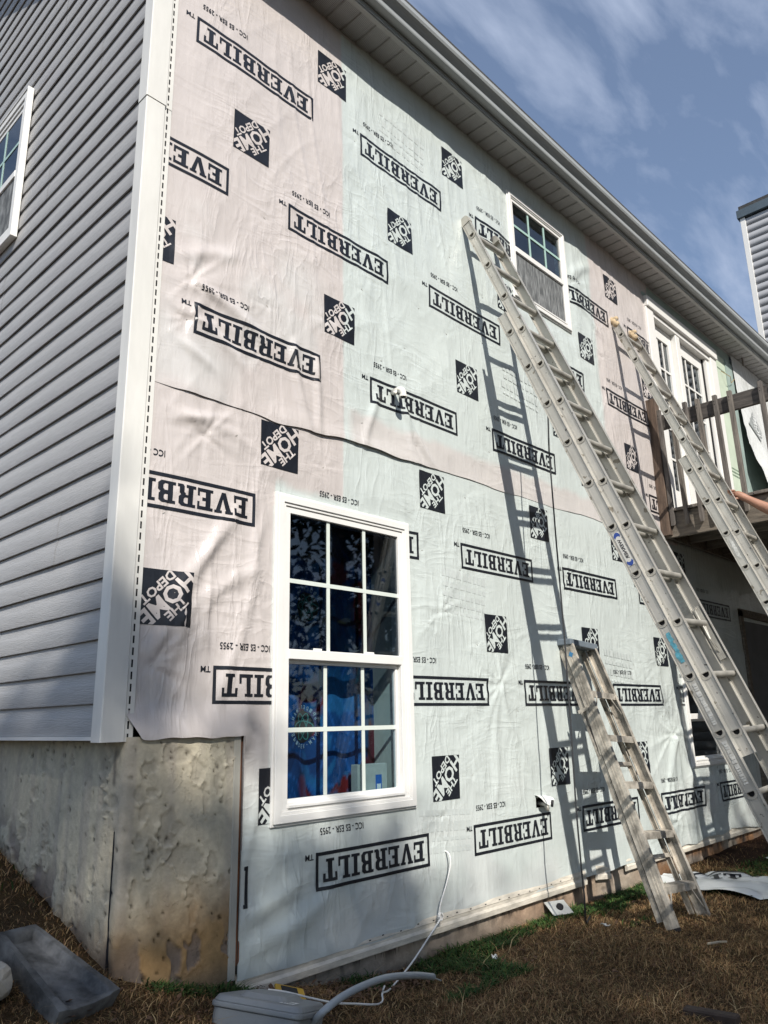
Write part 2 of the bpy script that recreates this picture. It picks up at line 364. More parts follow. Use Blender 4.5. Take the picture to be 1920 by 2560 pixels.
# ---- siding courses on the left wall, each a panel of its own (shared meshes)
EXPO = 0.127
def siding_mesh(name, y0, y1, jitter):
    # profile (outward distance, height): butt edge, flat face, cove
    pf = [(0.006, 0.002), (0.0130, 0.0), (0.0140, 0.004), (0.0135, 0.072), (0.0115, 0.079), (0.0075, 0.095), (0.0040, 0.112), (0.0028, EXPO+0.006)]
    ys = np.linspace(y0, y1, max(2, int((y1-y0)/0.35)))
    V = []; 
    for y in ys:
        w = 0.0012*math.sin(y*2.1+jitter)+0.0008*math.sin(y*5.3+jitter*2)
        for d, h in pf: V.append((SX+0.0165-d+w, y, h+0.0012*math.sin(y*1.3+jitter*3)))
    me = npmesh(name, V, gridfaces(len(ys), len(pf)), siding_mat, False)
    return me
SID = {}
z0 = 0.975; k = 0
joints = [2.9, 1.75, 3.6, 0.62, 2.3, 4.4, 1.2, 3.1]
while z0 < 7.8:
    yj = joints[(k*3+k//4) % 8]
    if k % 2 == 1: yj = joints[((k-1)*3+(k-1)//4) % 8]
    yend = 7.6
    for part, (a, b) in enumerate(((0.045, yj), (yj-0.02, yend))):
        key = (a, b, k % 3)
        if key not in SID: SID[key] = siding_mesh('siding_panel', a, b, k*1.7)
        # gable: stop under the rake
        if z0 > roof_z(0)-0.1:
            ya = (z0-5.47)/PITCH_R-0.36+0.25
            if ya > b-0.1: continue
        o = link('siding_panel', SID[key], house, (0.0 - (0.0015 if part else 0.0), 0, z0))
    z0 += EXPO; k += 1
# J-channel / starter under first course
MB().box(0.028, 0.06, 0.05, 7.6, 0.962, 0.976).build('siding_starter', white_vinyl, house)

# ---- outside corner post, two lengths, with a slotted nail flange
def corner_post(zb, zt, dx, name='corner_post'):
    b = MB(); x0 = 0.016-dx; y0 = -0.026-dx
    prof = [(x0+0.006, 0.052), (x0, 0.050), (x0, y0+0.004), (x0+0.004, y0), (0.113+dx, y0), (0.117+dx, y0+0.004), (0.117+dx, -0.0145), (0.113+dx, -0.0145),
            (0.113+dx, y0+0.007), (x0+0.007, y0+0.007), (x0+0.007, 0.052)]
    b.extrude(prof, (0, 0, zb), (0, 0, zt), (1, 0, 0), (0, 1, 0))
    p = b.build(name, post_vinyl, house)
    # flange with nail slots
    f = MB(); fx = [0.117+dx, 0.1295, 0.1372, 0.1555]; yf = -0.0155-dx*0.6; n = int((zt-zb)/0.047); dz = (zt-zb)/n
    for i in range(n):
        a = zb+i*dz; c = a+dz*0.64; e = a+dz
        for (xa, xb, za, zc) in ((fx[0], fx[1], a, e), (fx[2], fx[3], a, e), (fx[1], fx[2], c, e)):
            f.add([(xa, yf, za), (xb, yf, za), (xb, yf, zc), (xa, yf, zc)], [(0, 1, 2, 3)])
    f.add([(fx[3], yf, zb), (fx[3], yf+0.002, zb), (fx[3], yf+0.002, zt), (fx[3], yf, zt)], [(0, 1, 2, 3)])
    f.build('nail_flange', post_vinyl, p, fix=False)
    MB().box(0.128, 0.139, yf+0.0035, yf+0.0045, zb, zt).build('slot_shade_strip', hole_blk, p)  # black strip paints the shade seen through the slots
    return p
corner_post(0.955, 3.955, 0.0); corner_post(3.935, 5.32, 0.0035)

# ------------------------------------------------------------------ house wrap
NAILS = []
_r = random.Random(5)
for zz in (0.18, 0.62, 1.05, 1.5, 1.95, 2.33, 2.72, 3.15, 3.6, 4.05, 4.5):
    for xx in np.arange(0.28, 5.4, 0.41):
        if _r.random() < 0.55:
            NAILS.append((xx+_r.uniform(-.1, .1), zz+_r.uniform(-.12, .12), _r.uniform(0.08, 0.20), _r.uniform(0.0015, 0.005), _r.randint(5, 11), _r.uniform(0, 6)))
NAILS += [(4.98, .86, .42, .016, 9, 1.0), (2.62, 1.22, .36, .011, 9, 2.0), (4.95, 1.10, .3, .010, 8, .5), (4.55, 1.25, .3, .009, 8, .5), (3.55, 2.0, .28, .008, 8, .4),
          (2.05, 1.62, .3, .008, 9, .3), (0.30, 3.05, .34, .014, 7, .2), (0.30, 2.85, .3, .012, 7, .9), (4.85, .18, .3, .014, 8, .2), (0.42, 2.30, .3, .010, 7, .2), (0.22, 1.25, .3, .010, 7, .1), (4.02, 4.65, .30, .012, 8, .1)]
FOLDS = [  # (x0,z0,x1,z1,width,amp)
    (0.20, 1.32, 0.62, 2.02, .035, .012), (0.30, 1.28, 0.52, 1.95, .03, .010), (0.16, 1.30, 0.75, 1.75, .04, .009), (0.55, 1.05, 0.80, 2.00, .035, .008),
    (0.16, 3.10, 0.75, 2.90, .04, .012), (0.16, 2.98, 0.62, 2.70, .035, .012), (0.18, 3.18, 0.55, 3.28, .04, .010), (0.16, 2.82, 0.45, 2.62, .03, .010),
    (0.95, 2.96, 1.02, 2.55, .03, .016), (1.12, 2.92, 1.10, 2.55, .028, .016), (1.55, 2.86, 1.48, 2.52, .03, .012), (1.78, 2.84, 2.05, 2.52, .03, .013), (1.80, 2.82, 1.92, 2.50, .025, .010),
    (0.18, 2.42, 0.70, 2.30, .03, .008), (0.20, 2.36, 0.55, 2.40, .025, .008), (0.45, 1.85, 0.48, 1.30, .025, .006), (0.74, 0.08, 1.20, 0.26, .05, .012), (0.72, 0.20, 1.00, 0.34, .045, .012), (0.72, 0.42, 0.80, 0.95, .03, .007),
    (4.98, .86, 4.70, .10, .03, .012), (4.98, .86, 5.15, .14, .035, .014), (4.98, .86, 5.30, .50, .04, .012), (5.25, .62, 5.22, .06, .04, .016), (5.45, .5, 5.55, .05, .05, .016), (4.86, .18, 4.98, .86, .03, .010),
    (2.62, 1.22, 2.50, .50, .03, .006), (2.62, 1.22, 2.90, .60, .03, .006), (4.10, 1.95, 4.90, 1.35, .04, .008), (4.0, 4.70, 4.35, 4.95, .05, .015), (4.02, 4.5, 4.5, 4.3, .04, .010)]
def wrap_h(x, z, upper):
    x = np.asarray(x, float); z = np.asarray(z, float)
    h = 0.012*fbm(x*0.9+3, z*0.9, 1, 3)+0.007*vn(x*3.1, z*2.6, 4)
    wx = x+0.12*vn(x*1.3, z*1.1, 31); wz = z+0.12*vn(x*1.1, z*1.5, 32)
    m = sst(0.35, 0.75, vn(x*1.2+7, z*0.9, 8))
    rid = 1-np.abs(2*vn(wx*8.5+0.8*wz, wz*1.5, 12)-1); h = h+0.0060*rid**3*m
    rid = 1-np.abs(2*vn((wx*0.8+wz*0.55)*6, (wz*0.8-wx*0.55)*1.8, 21)-1); h = h+0.0055*rid**3*sst(0.3, 0.8, vn(x*1.1, z*1.4+5, 14))
    rid = 1-np.abs(2*vn((wx*0.75-wz*0.6)*6.5, (wz*0.75+wx*0.6)*1.9, 26)-1); h = h+0.0050*rid**3*sst(0.4, 0.8, vn(x*1.3+4, z*1.2+2, 15))
    for (nx, nz, r, a, kk, ph) in NAILS:
        dx = x-nx; dz = z-nz; d = np.sqrt(dx*dx+dz*dz)+1e-6
        w = np.exp(-d/(r*0.6))
        th = np.arctan2(dz, dx); q = (th+math.pi)/(2*math.pi)*kk*1.5
        ray = 0.6*vn(np.mod(q, kk*1.5), q*0+ph, 33)+0.4*vn(np.mod(q*2.0, kk*3.0), q*0+ph, 34)
        seamfix = np.clip((math.pi-np.abs(th))/0.25, 0, 1)
        h = h+a*w*(1.6*(1-np.abs(2*ray-1))**2*seamfix*np.clip(d/0.03, 0, 1)-0.45*np.exp(-(d/0.025)**2))
    for (xa, za, xb, zb, w, a) in FOLDS:
        ex, ez = xb-xa, zb-za; ll = math.hypot(ex, ez); ex /= ll; ez /= ll
        s = (x-xa)*ex+(z-za)*ez; d = (x-xa)*(-ez)+(z-za)*ex + 0.02*np.sin(s*9+xa*7)
        e = sst(-0.06, 0.06, s)*(1-sst(ll-0.12, ll+0.12, s))
        h = h+1.15*a*e*np.exp(-(d/(w*.9))**2)
    if upper:
        h = h+0.0022+(0.002+0.024*vn(x*3.2, x*0+2.3, 55))*(1-sst(1.0, 2.8, x)*0.85)*np.exp(-((z-2.50)/0.06)**2)
    else:
        h = h*(1-0.40*sst(2.50, 2.64, z))
    h = h*(0.10+0.90*sst(0.14, 0.36, x))
    for (xa, xb, za, zb) in ((.842, 1.816, .567, 2.118), (3.104, 3.955, 4.134, 5.095), (5.345, 6.165, .575, 1.41), (5.5, 7.3, 2.8, 5.14)):
        dd = np.hypot(np.maximum(np.maximum(xa-x, x-xb), 0), np.maximum(np.maximum(za-z, z-zb), 0)); h = h*(0.22+0.78*sst(0.0, 0.13, dd))
    return np.clip(h, 0.0, 0.08)
def wrap_y(x, z, upper): return -0.004-wrap_h(x, z, upper)
PINK = np.array([0.625, 0.572, 0.548]); GREEN = np.array([0.605, 0.660, 0.637]); WHITE = np.array([0.63, 0.635, 0.62])
def wrap_tint(x, z, upper):
    n = fbm(x*3.0, z*3.0, 40, 3); n2 = fbm(x*9, z*9, 44, 3)
    if upper:
        pk = np.maximum(1-sst(1.295, 1.315, x), sst(4.30+0.05*n, 4.36+0.05*n, x))
        band = (1-sst(2.66, 2.72, z+0.05*(n2-.5)))*sst(1.3, 1.4, x)
        pk = np.maximum(pk, 0.8*band)
        wt = (1-pk)*0+sst(0.45, 0.75, n)*0.55*(1-sst(.9, 1.5, x))*(1-sst(3.3, 3.6, z))
    else:
        pk = np.where(z > 2.05, 1-sst(1.295, 1.31, x), 1-sst(0.83, 0.845, x))
        pk = np.where((z <= 2.25) & (z > 2.05) & (x > 0.84), pk*sst(2.14, 2.19, z+0.06*(n2-.5)), pk)
        pk = pk*sst(0.5, 1.0, z)
        wt = sst(0.4, 0.8, n)*0.5*(1-sst(0.2, 0.9, z))
    pk = pk[..., None]; wt = wt[..., None]
    c = GREEN*(1-pk)+PINK*pk; c = c*(1-wt)+WHITE*wt
    return c*(0.93+0.09*n[..., None])*(0.97+0.06*n2[..., None])
def seam_z(x): return 2.492+0.035*np.clip(x-0.15, 0, 8)/4+0.022*(vn(x*2.1, 0*x, 61)-0.5)+0.012*(vn(x*7, 0*x, 62)-0.5)-0.02*np.exp(-((x-0.9)/.25)**2)
def make_sheet(name, upper):
    xs = np.unique(np.round(np.concatenate([np.arange(0.125, 2.7, 0.0115), np.arange(2.7, 5.62, 0.016), np.arange(5.62, 9.0 if not upper else 5.6, 0.06)]), 5))
    if upper: xs = xs[xs < 5.585]
    nz = 235
    X = np.repeat(xs[:, None], nz, 1)
    t = np.linspace(0, 1, nz)[None, :]
    if upper:
        zb = seam_z(xs)[:, None]; Z = zb+t*(ZS+0.015-zb)
    else:
        zb = (-0.012+0.018*vn(xs*4, xs*0, 71)+0.03*sst(4.4, 5.2, xs)*vn(xs*5, xs*0, 72))[:, None]; Z = zb+t*(2.64-zb)
    Y = wrap_y(X, Z, upper)
    if not upper:
        loose = np.exp(-((Z-zb)/0.06)**2)*(0.02*vn(X*5, X*0, 73)*sst(3.5, 5, X)+0.006)
        Y = Y-loose
    if not upper:
        hem = 0.962+0.003*np.sin(X*19+1)+0.002*np.sin(X*47)+np.clip(0.185-X, 0, 1)*1.5
        Z0 = Z; Z = np.where(X < 0.668, np.maximum(Z, hem), Z)
        Y = Y-0.034*(1-sst(0.66, 0.74, X))*(1-sst(0.96, 1.12, Z))*sst(0.86, 0.94, Z)
    V = np.stack([X, Y, Z], -1).reshape(-1, 3); Fq = gridfaces(len(xs), nz)
    c = V[Fq].mean(1); x, z = c[:, 0], c[:, 2]
    kill = in_hole(x, z)
    if not upper:
        kill |= (Z0 < hem-1e-6).reshape(-1)[Fq].all(1) & (x < 0.668)
        kill |= (x > 2.945) & (x < 3.03) & (z > 0.47) & (z < 0.525)
    me = npmesh(name, V, Fq[~kill], wrap_m, True, wrap_tint(X, Z, upper).reshape(-1, 3))
    o = link(name, me, house)
    return o
wrap_lo = make_sheet('house_wrap', False)
wrap_up = make_sheet('house_wrap', True)
# dark back layer just under the loose lap (inside of the fold)

stp = MB().box(-0.007, 0.007, -0.0016, 0.0006, -0.0011, 0.0011).mesh('staple', alum_d)
for q, (nx, nz, r, a, kk, ph) in enumerate(NAILS):
    up = nz > 2.56
    if nx < 0.2 or in_hole(np.array([nx]), np.array([nz]), -0.06)[0] or (not up and nx < .72 and nz < 1.05): continue
    st_ = link('staple', stp, wrap_up if up else wrap_lo, (nx, float(wrap_y(nx, nz, up))-0.001, nz)); st_.rotation_euler = (0, random.uniform(-.7, .7), 0)
# ---- print templates
def text_polys(s, size=1.0, bold=0.0, squeeze=1.0):
    """flat triangles of a line of text, centred, cap height about 0.7*size"""
    cu = bpy.data.curves.new('t', 'FONT'); cu.body = s; cu.size = size; cu.offset = bold; cu.resolution_u = 2; cu.fill_mode = 'FRONT'
    o = bpy.data.objects.new('t', cu); COL.objects.link(o)
    dg = bpy.context.evaluated_depsgraph_get()
    me = bpy.data.meshes.new_from_object(o.evaluated_get(dg))
    vs = np.array([v.co[:2] for v in me.vertices]); fs = [tuple(p.vertices) for p in me.polygons]
    bpy.data.objects.remove(o); bpy.data.curves.remove(cu); bpy.data.meshes.remove(me)
    mn, mxx = vs.min(0), vs.max(0)
    vs = (vs-(mn+mxx)/2)*np.array([squeeze, 1]); return vs, fs
def text_fit(s, w, h, bold=0.0):
    vs, fs = text_polys(s, 1.0, bold); sz = vs.max(0)-vs.min(0)
    return vs/sz*np.array([w, h]), fs
def cut_template(polys, step=0.022, clip=None):
    """polys: list of (verts2d, faces) -> triangulated and cut on a grid, as (V2,F)"""
    bm = bmesh.new()
    for vs, fs in polys:
        bv = [bm.verts.new((p[0], 0, p[1])) for p in vs]
        for f in fs:
            try: bm.faces.new([bv[i] for i in f])
            except ValueError: pass
    bm.normal_update()
    bmesh.ops.triangulate(bm, faces=bm.faces[:], ngon_method='EAR_CLIP')
    if clip:
        for no in ((1, 0, 0), (-1, 0, 0), (0, 0, 1), (0, 0, -1)):
            bmesh.ops.bisect_plane(bm, geom=bm.verts[:]+bm.edges[:]+bm.faces[:], plane_co=Vector(no)*clip, plane_no=no, clear_outer=True)
    xs = [v.co.x for v in bm.verts]; zs = [v.co.z for v in bm.verts]
    for lo, hi, no in ((min(xs), max(xs), (1, 0, 0)), (min(zs), max(zs), (0, 0, 1))):
        a = lo+step
        while a < hi-1e-4:
            g = bm.verts[:]+bm.edges[:]+bm.faces[:]
            bmesh.ops.bisect_plane(bm, geom=g, plane_co=(a*no[0], 0, a*no[2]), plane_no=no); a += step
    bmesh.ops.triangulate(bm, faces=bm.faces[:])
    bm.verts.index_update()
    V2 = np.array([(v.co.x, v.co.z) for v in bm.verts]); F2 = np.array([[v.index for v in f.verts] for f in bm.faces]); bm.free()
    return V2, F2
LET = {
 'E': [[(0,0),(1,0),(1,.36),(.86,.36),(.86,.15),(.48,.15),(.48,.43),(.70,.43),(.70,.57),(.48,.57),(.48,.85),(.86,.85),(.86,.64),(1,.64),(1,1),(0,1),(0,.87),(.16,.87),(.16,.13),(0,.13)]],
 'V': [[(0,1),(.42,1),(.42,.88),(.36,.88),(.54,.30),(.69,.88),(.60,.88),(.60,1),(1,1),(1,.88),(.92,.88),(.62,0),(.38,0),(.08,.88),(0,.88)]],
 'R': [[(0,0),(.54,0),(.54,.13),(.43,.13),(.43,1),(0,1),(0,.87),(.15,.87),(.15,.13),(0,.13)],
       [(.43,1),(.76,1),(.93,.88),(.93,.60),(.80,.48),(.43,.48),(.43,.58),(.58,.58),(.65,.65),(.65,.82),(.58,.88),(.43,.88)],
       [(.56,.48),(.80,.48),(.90,.39),(.90,.13),(1,.13),(1,0),(.72,0),(.64,.10),(.64,.36),(.56,.41)]],
 'B': [[(0,0),(.43,0),(.43,1),(0,1),(0,.87),(.15,.87),(.15,.13),(0,.13)],
       [(.43,1),(.76,1),(.92,.89),(.92,.62),(.82,.52),(.43,.52),(.43,.60),(.57,.60),(.64,.66),(.64,.83),(.57,.89),(.43,.89)],
       [(.43,.52),(.82,.52),(.97,.41),(.97,.13),(.80,0),(.43,0),(.43,.11),(.60,.11),(.68,.18),(.68,.36),(.60,.43),(.43,.43)]],
 'I': [[(0,0),(1,0),(1,.13),(.72,.13),(.72,.87),(1,.87),(1,1),(0,1),(0,.87),(.28,.87),(.28,.13),(0,.13)]],
 'L': [[(0,0),(1,0),(1,.42),(.84,.42),(.84,.15),(.49,.15),(.49,.87),(.64,.87),(.64,1),(0,1),(0,.87),(.16,.87),(.16,.13),(0,.13)]],
 'T': [[(.20,0),(.80,0),(.80,.13),(.66,.13),(.66,.86),(.85,.86),(.85,.62),(1,.62),(1,1),(0,1),(0,.62),(.15,.62),(.15,.86),(.34,.86),(.34,.13),(.20,.13)]]}
BW, BH = 0.80, 0.163
def frame_polys(w, h, t):
    x, z = w/2, h/2
    return [([(-x,-z),(x,-z),(x,-z+t),(-x,-z+t)], [(0,1,2,3)]), ([(-x,z-t),(x,z-t),(x,z),(-x,z)], [(0,1,2,3)]),
            ([(-x,-z+t),(-x+t,-z+t),(-x+t,z-t),(-x,z-t)], [(0,1,2,3)]), ([(x-t,-z+t),(x,-z+t),(x,z-t),(x-t,z-t)], [(0,1,2,3)])]
def word_polys(word, w, h):
    wid = {'I': .62, 'V': 1.06, 'R': 1.04, 'B': .98, 'E': .92, 'L': .86, 'T': .98}; gap = .10
    tot = sum(wid[c] for c in word)+gap*(len(word)-1); u = w/tot; x = -w/2; out = []
    for c in word:
        for pl in LET[c]: out.append(([(x+p[0]*wid[c]*u, -h/2+p[1]*h) for p in pl], [tuple(range(len(pl)))]))
        x += (wid[c]+gap)*u
    return out
T_BOX = cut_template(frame_polys(BW, BH, 0.0155)+word_polys('EVERBILT', 0.715, 0.098))
HS = 0.235
T_SQ = cut_template([([(-HS/2, -HS/2), (HS/2, -HS/2), (HS/2, HS/2), (-HS/2, HS/2)], [(0, 1, 2, 3)])])
def hd_text():
    out = []; q = math.sqrt(.5)
    for s, w, h, u, v in (('THE', .50, .165, .0, .275), ('HOME', 1.27, .34, 0, .03), ('DEPOT', .82, .18, -.0, -.245)):
        vs, fs = text_fit(s, w, h, 0.030)
        vs = vs+np.array([u, v]); 
        p = np.stack([vs[:, 0]*q-vs[:, 1]*q, vs[:, 0]*q+vs[:, 1]*q], 1)*HS
        # letters stand slanted so that stems are nearly vertical
        out.append((p, fs))
    return out
T_HD = cut_template(hd_text(), clip=HS/2-0.001)
T_ICC = cut_template([text_fit('ICC - ES ESR - 2955', 0.285, 0.031, 0.014)])
T_TM = cut_template([text_fit('TM', 0.050, 0.026, 0.02)])
white_print = attr_mat('unprinted_letter_area', rough=0.36, spec=0.55, var=0.03, scale=7)
def clip_print(x, z, upper):
    k = in_hole(x, z, 0.03)
    k |= x < 0.135
    if upper: k |= (z < seam_z(x)+0.004) | (x > 5.57)
    else: k |= (z > 2.60) | ((x < .70) & (z < 1.03))
    return k
def stamp(name, tpl, cx, cz, upper, mat, rot=math.pi, off=0.0025, tint=False, extra=0.0):
    V2, F2 = tpl; c, s = math.cos(rot), math.sin(rot)
    x = cx+V2[:, 0]*c-V2[:, 1]*s; z = cz+V2[:, 0]*s+V2[:, 1]*c
    fx, fz = x[F2].mean(1), z[F2].mean(1); F3 = F2[~clip_print(fx, fz, upper)]
    if len(F3) == 0: return None
    o = off+extra+(0.0018 if cx > 2.7 else 0)
    y = wrap_y(x, z, upper)-o
    if not upper: y = y-0.02*np.exp(-((z)/0.06)**2)*sst(3.5, 5, x)
    used = np.unique(F3); rm = -np.ones(len(x), int); rm[used] = np.arange(len(used))
    V = np.stack([x, y, z], -1)[used]; F3 = rm[F3]
    t = wrap_tint(x[used], z[used], upper) if tint else None
    me = npmesh(name, V, F3, mat, True, t)
    return link(name, me, wrap_up if upper else wrap_lo)
PER = 1.188
rows = [(0.2675, -0.080, False, 8), (1.094, 0.513, False, 5), (1.916, -0.085, False, 6), (2.785, 0.325, True, 5), (3.632, -0.300, True, 6), (4.450, 0.270, True, 5)]
for zb, xb, up, n in rows:
    for i in range(n):
        x0 = xb+PER*i
        if x0+BW < 0.16 or (up and x0 > 5.45): continue
        dz = random.uniform(-.004, .004)
        stamp('brand_print', T_BOX, x0+BW/2, zb+BH/2+dz, up, print_ink)
        stamp('code_print', T_ICC, x0+0.172, zb+BH+0.088+dz, up, print_ink)
        stamp('trademark_print', T_TM, x0-0.038, zb+BH-0.016+dz, up, print_ink)
hrows = [(0.703, -0.285, False, 7), (1.534, 0.268, False, 6), (2.355, -0.315, False, 6), (3.225, 0.098, True, 5), (4.068, -0.54, True, 6), (4.890, 0.048, True, 5)]
for zc, xb, up, n in hrows:
    for i in range(n):
        xc = xb+PER*i*0.99
        if xc+HS/2 < 0.15 or (up and xc > 5.5): continue
        if not up and xc > 6.3: continue
        s = stamp('logo_print', T_SQ, xc, zc, up, print_ink)
        if s is not None: stamp('logo_lettering', T_HD, xc, zc, up, white_print, extra=0.0012, tint=True)
# faint prints of the board behind that show through the sheet (illegible rows of blocks)
def ghost_tpl(seed):
    r = random.Random(seed); P = []
    z = 0.10
    while z > -0.12:
        h = r.choice([0.018, 0.03, 0.05]); x = -0.22
        while x < 0.2:
            w = r.uniform(0.015, 0.05); P.append(([(x, z-h), (x+w, z-h), (x+w, z), (x, z)], [(0, 1, 2, 3)])); x += w+r.uniform(.008, .02)
        z -= h+0.03
    return cut_template(P)
GT = [ghost_tpl(i) for i in range(3)]
for i, (x, z, up) in enumerate([(1.86, 4.78, True), (3.1, 3.35, True), (2.30, 1.72, False), (2.05, 0.42, False), (4.20, 1.36, False)]):
    _o = stamp('faint_print', GT[i % 3], x, z, up, ghost_ink, rot=math.pi*0.98, off=0.0014)
    if _o is not None: _o['kind'] = 'stuff'

# ------------------------------------------------------------------ eaves
EX0, EX1 = -0.17, 9.98
sm = MB()
def soffit_mesh():
    b = MB(); y0, y1 = -0.222, 0.0; w = 0.1305
    for k in range(2):
        a = k*w
        pr = [(a, 0.0), (a+0.012, 0.0), (a+0.016, 0.010), (a+0.036, 0.010), (a+0.040, 0.0), (a+w, 0.0)]
        vs = [(u, y0, v) for u, v in pr]+[(u, y1, v) for u, v in pr]
        b.add(vs, [(i, i+1, i+7, i+6) for i in range(5)])
    return b
# perforated vinyl: fine dark dots in the material
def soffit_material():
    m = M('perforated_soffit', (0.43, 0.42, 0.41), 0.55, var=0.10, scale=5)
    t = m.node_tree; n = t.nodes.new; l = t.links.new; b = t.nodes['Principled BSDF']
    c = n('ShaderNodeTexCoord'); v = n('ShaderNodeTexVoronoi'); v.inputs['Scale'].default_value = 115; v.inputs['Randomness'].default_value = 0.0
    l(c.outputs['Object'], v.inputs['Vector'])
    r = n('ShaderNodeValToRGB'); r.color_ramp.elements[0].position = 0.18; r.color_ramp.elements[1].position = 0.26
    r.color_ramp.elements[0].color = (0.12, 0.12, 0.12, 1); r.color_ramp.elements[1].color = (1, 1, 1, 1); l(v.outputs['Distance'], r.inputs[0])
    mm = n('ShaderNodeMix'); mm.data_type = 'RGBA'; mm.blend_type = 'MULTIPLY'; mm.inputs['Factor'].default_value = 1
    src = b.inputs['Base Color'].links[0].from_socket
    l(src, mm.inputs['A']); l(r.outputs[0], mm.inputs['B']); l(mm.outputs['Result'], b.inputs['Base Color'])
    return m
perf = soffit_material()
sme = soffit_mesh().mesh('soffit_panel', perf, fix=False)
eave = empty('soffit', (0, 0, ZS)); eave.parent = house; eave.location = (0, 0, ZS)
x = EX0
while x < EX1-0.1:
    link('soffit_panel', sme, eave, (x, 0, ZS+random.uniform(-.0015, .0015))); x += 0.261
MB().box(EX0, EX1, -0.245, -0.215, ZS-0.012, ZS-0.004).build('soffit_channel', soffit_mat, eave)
MB().box(EX0, EX1, -0.016, 0.0, ZS-0.022, ZS-0.002).build('wall_channel', soffit_mat, eave)
MB().box(EX0, EX1, -0.252, -0.236, ZS-0.003, ZS+0.17).build('fascia', gutter_mat, house)
gp = [(-0.254, 5.335), (-0.310, 5.335), (-0.314, 5.343), (-0.3155, 5.372), (-0.338, 5.395), (-0.358, 5.408), (-0.366, 5.425), (-0.366, 5.455), (-0.352, 5.457), (-0.352, 5.450), (-0.361, 5.448), (-0.361, 5.428), (-0.354, 5.412), (-0.333, 5.400), (-0.309, 5.378), (-0.309, 5.341), (-0.254, 5.341)]
MB().extrude(gp, (EX0-0.02, 0, 0), (EX1, 0, 0), (0, 1, 0), (0, 0, 1)).build('gutter', gutter_mat, house)
rf = MB()
def roof_slab(y0, y1, s):
    z0r = roof_z(-0.36)+0.0; rf_t = 0.022
    return [(EX0-0.05, -0.352, 5.470), (EX1, -0.352, 5.470), (EX1, 4.0, 5.470+4.352*PITCH_R), (EX0-0.05, 4.0, 5.470+4.352*PITCH_R)]
a = roof_slab(0, 0, 0); b = [(p[0], p[1], p[2]+0.03) for p in a]
rf.add(a+b, [(3, 2, 1, 0), (4, 5, 6, 7), (0, 1, 5, 4), (1, 2, 6, 5), (2, 3, 7, 6), (3, 0, 4, 7)])
a = [(EX0-0.05, 4.0, 5.47+4.352*PITCH_R), (EX1, 4.0, 5.47+4.352*PITCH_R), (EX1, 8.3, 5.50), (EX0-0.05, 8.3, 5.50)]; b = [(p[0], p[1], p[2]+0.03) for p in a]
rf.add(a+b, [(3, 2, 1, 0), (4, 5, 6, 7), (0, 1, 5, 4), (1, 2, 6, 5), (2, 3, 7, 6), (3, 0, 4, 7)])
rf.build('roof', shingle, house)
# rake board and its soffit
rk = MB(); rk.add([(EX0, -0.25, 5.31), (EX0, 4.0, 5.31+4.25*PITCH_R), (EX0, 4.0, 5.49+4.25*PITCH_R), (EX0, -0.25, 5.49), (EX0+0.02, -0.25, 5.31), (EX0+0.02, 4.0, 5.31+4.25*PITCH_R), (EX0+0.02, 4.0, 5.49+4.25*PITCH_R), (EX0+0.02, -0.25, 5.49)],
       [(0, 1, 2, 3), (7, 6, 5, 4), (0, 4, 5, 1), (1, 5, 6, 2), (2, 6, 7, 3), (3, 7, 4, 0)])
rk.build('rake_board', white_vinyl, house)
# far right end of the house: a plain end wall and rear wall so that it is closed
MB().box(9.90, 9.98, 0.05, 8.0, -0.3, 5.45).build('end_wall', siding_far, house)
MB().box(0.05, 9.98, 7.95, 8.0, 0.0, 5.45).build('rear_wall', siding_far, house)
# a hook under the soffit near the loose wrap
MB().box(8.05, 8.075, -0.10, -0.085, 5.19, 5.298).build('soffit_hook', wood_lt, eave)

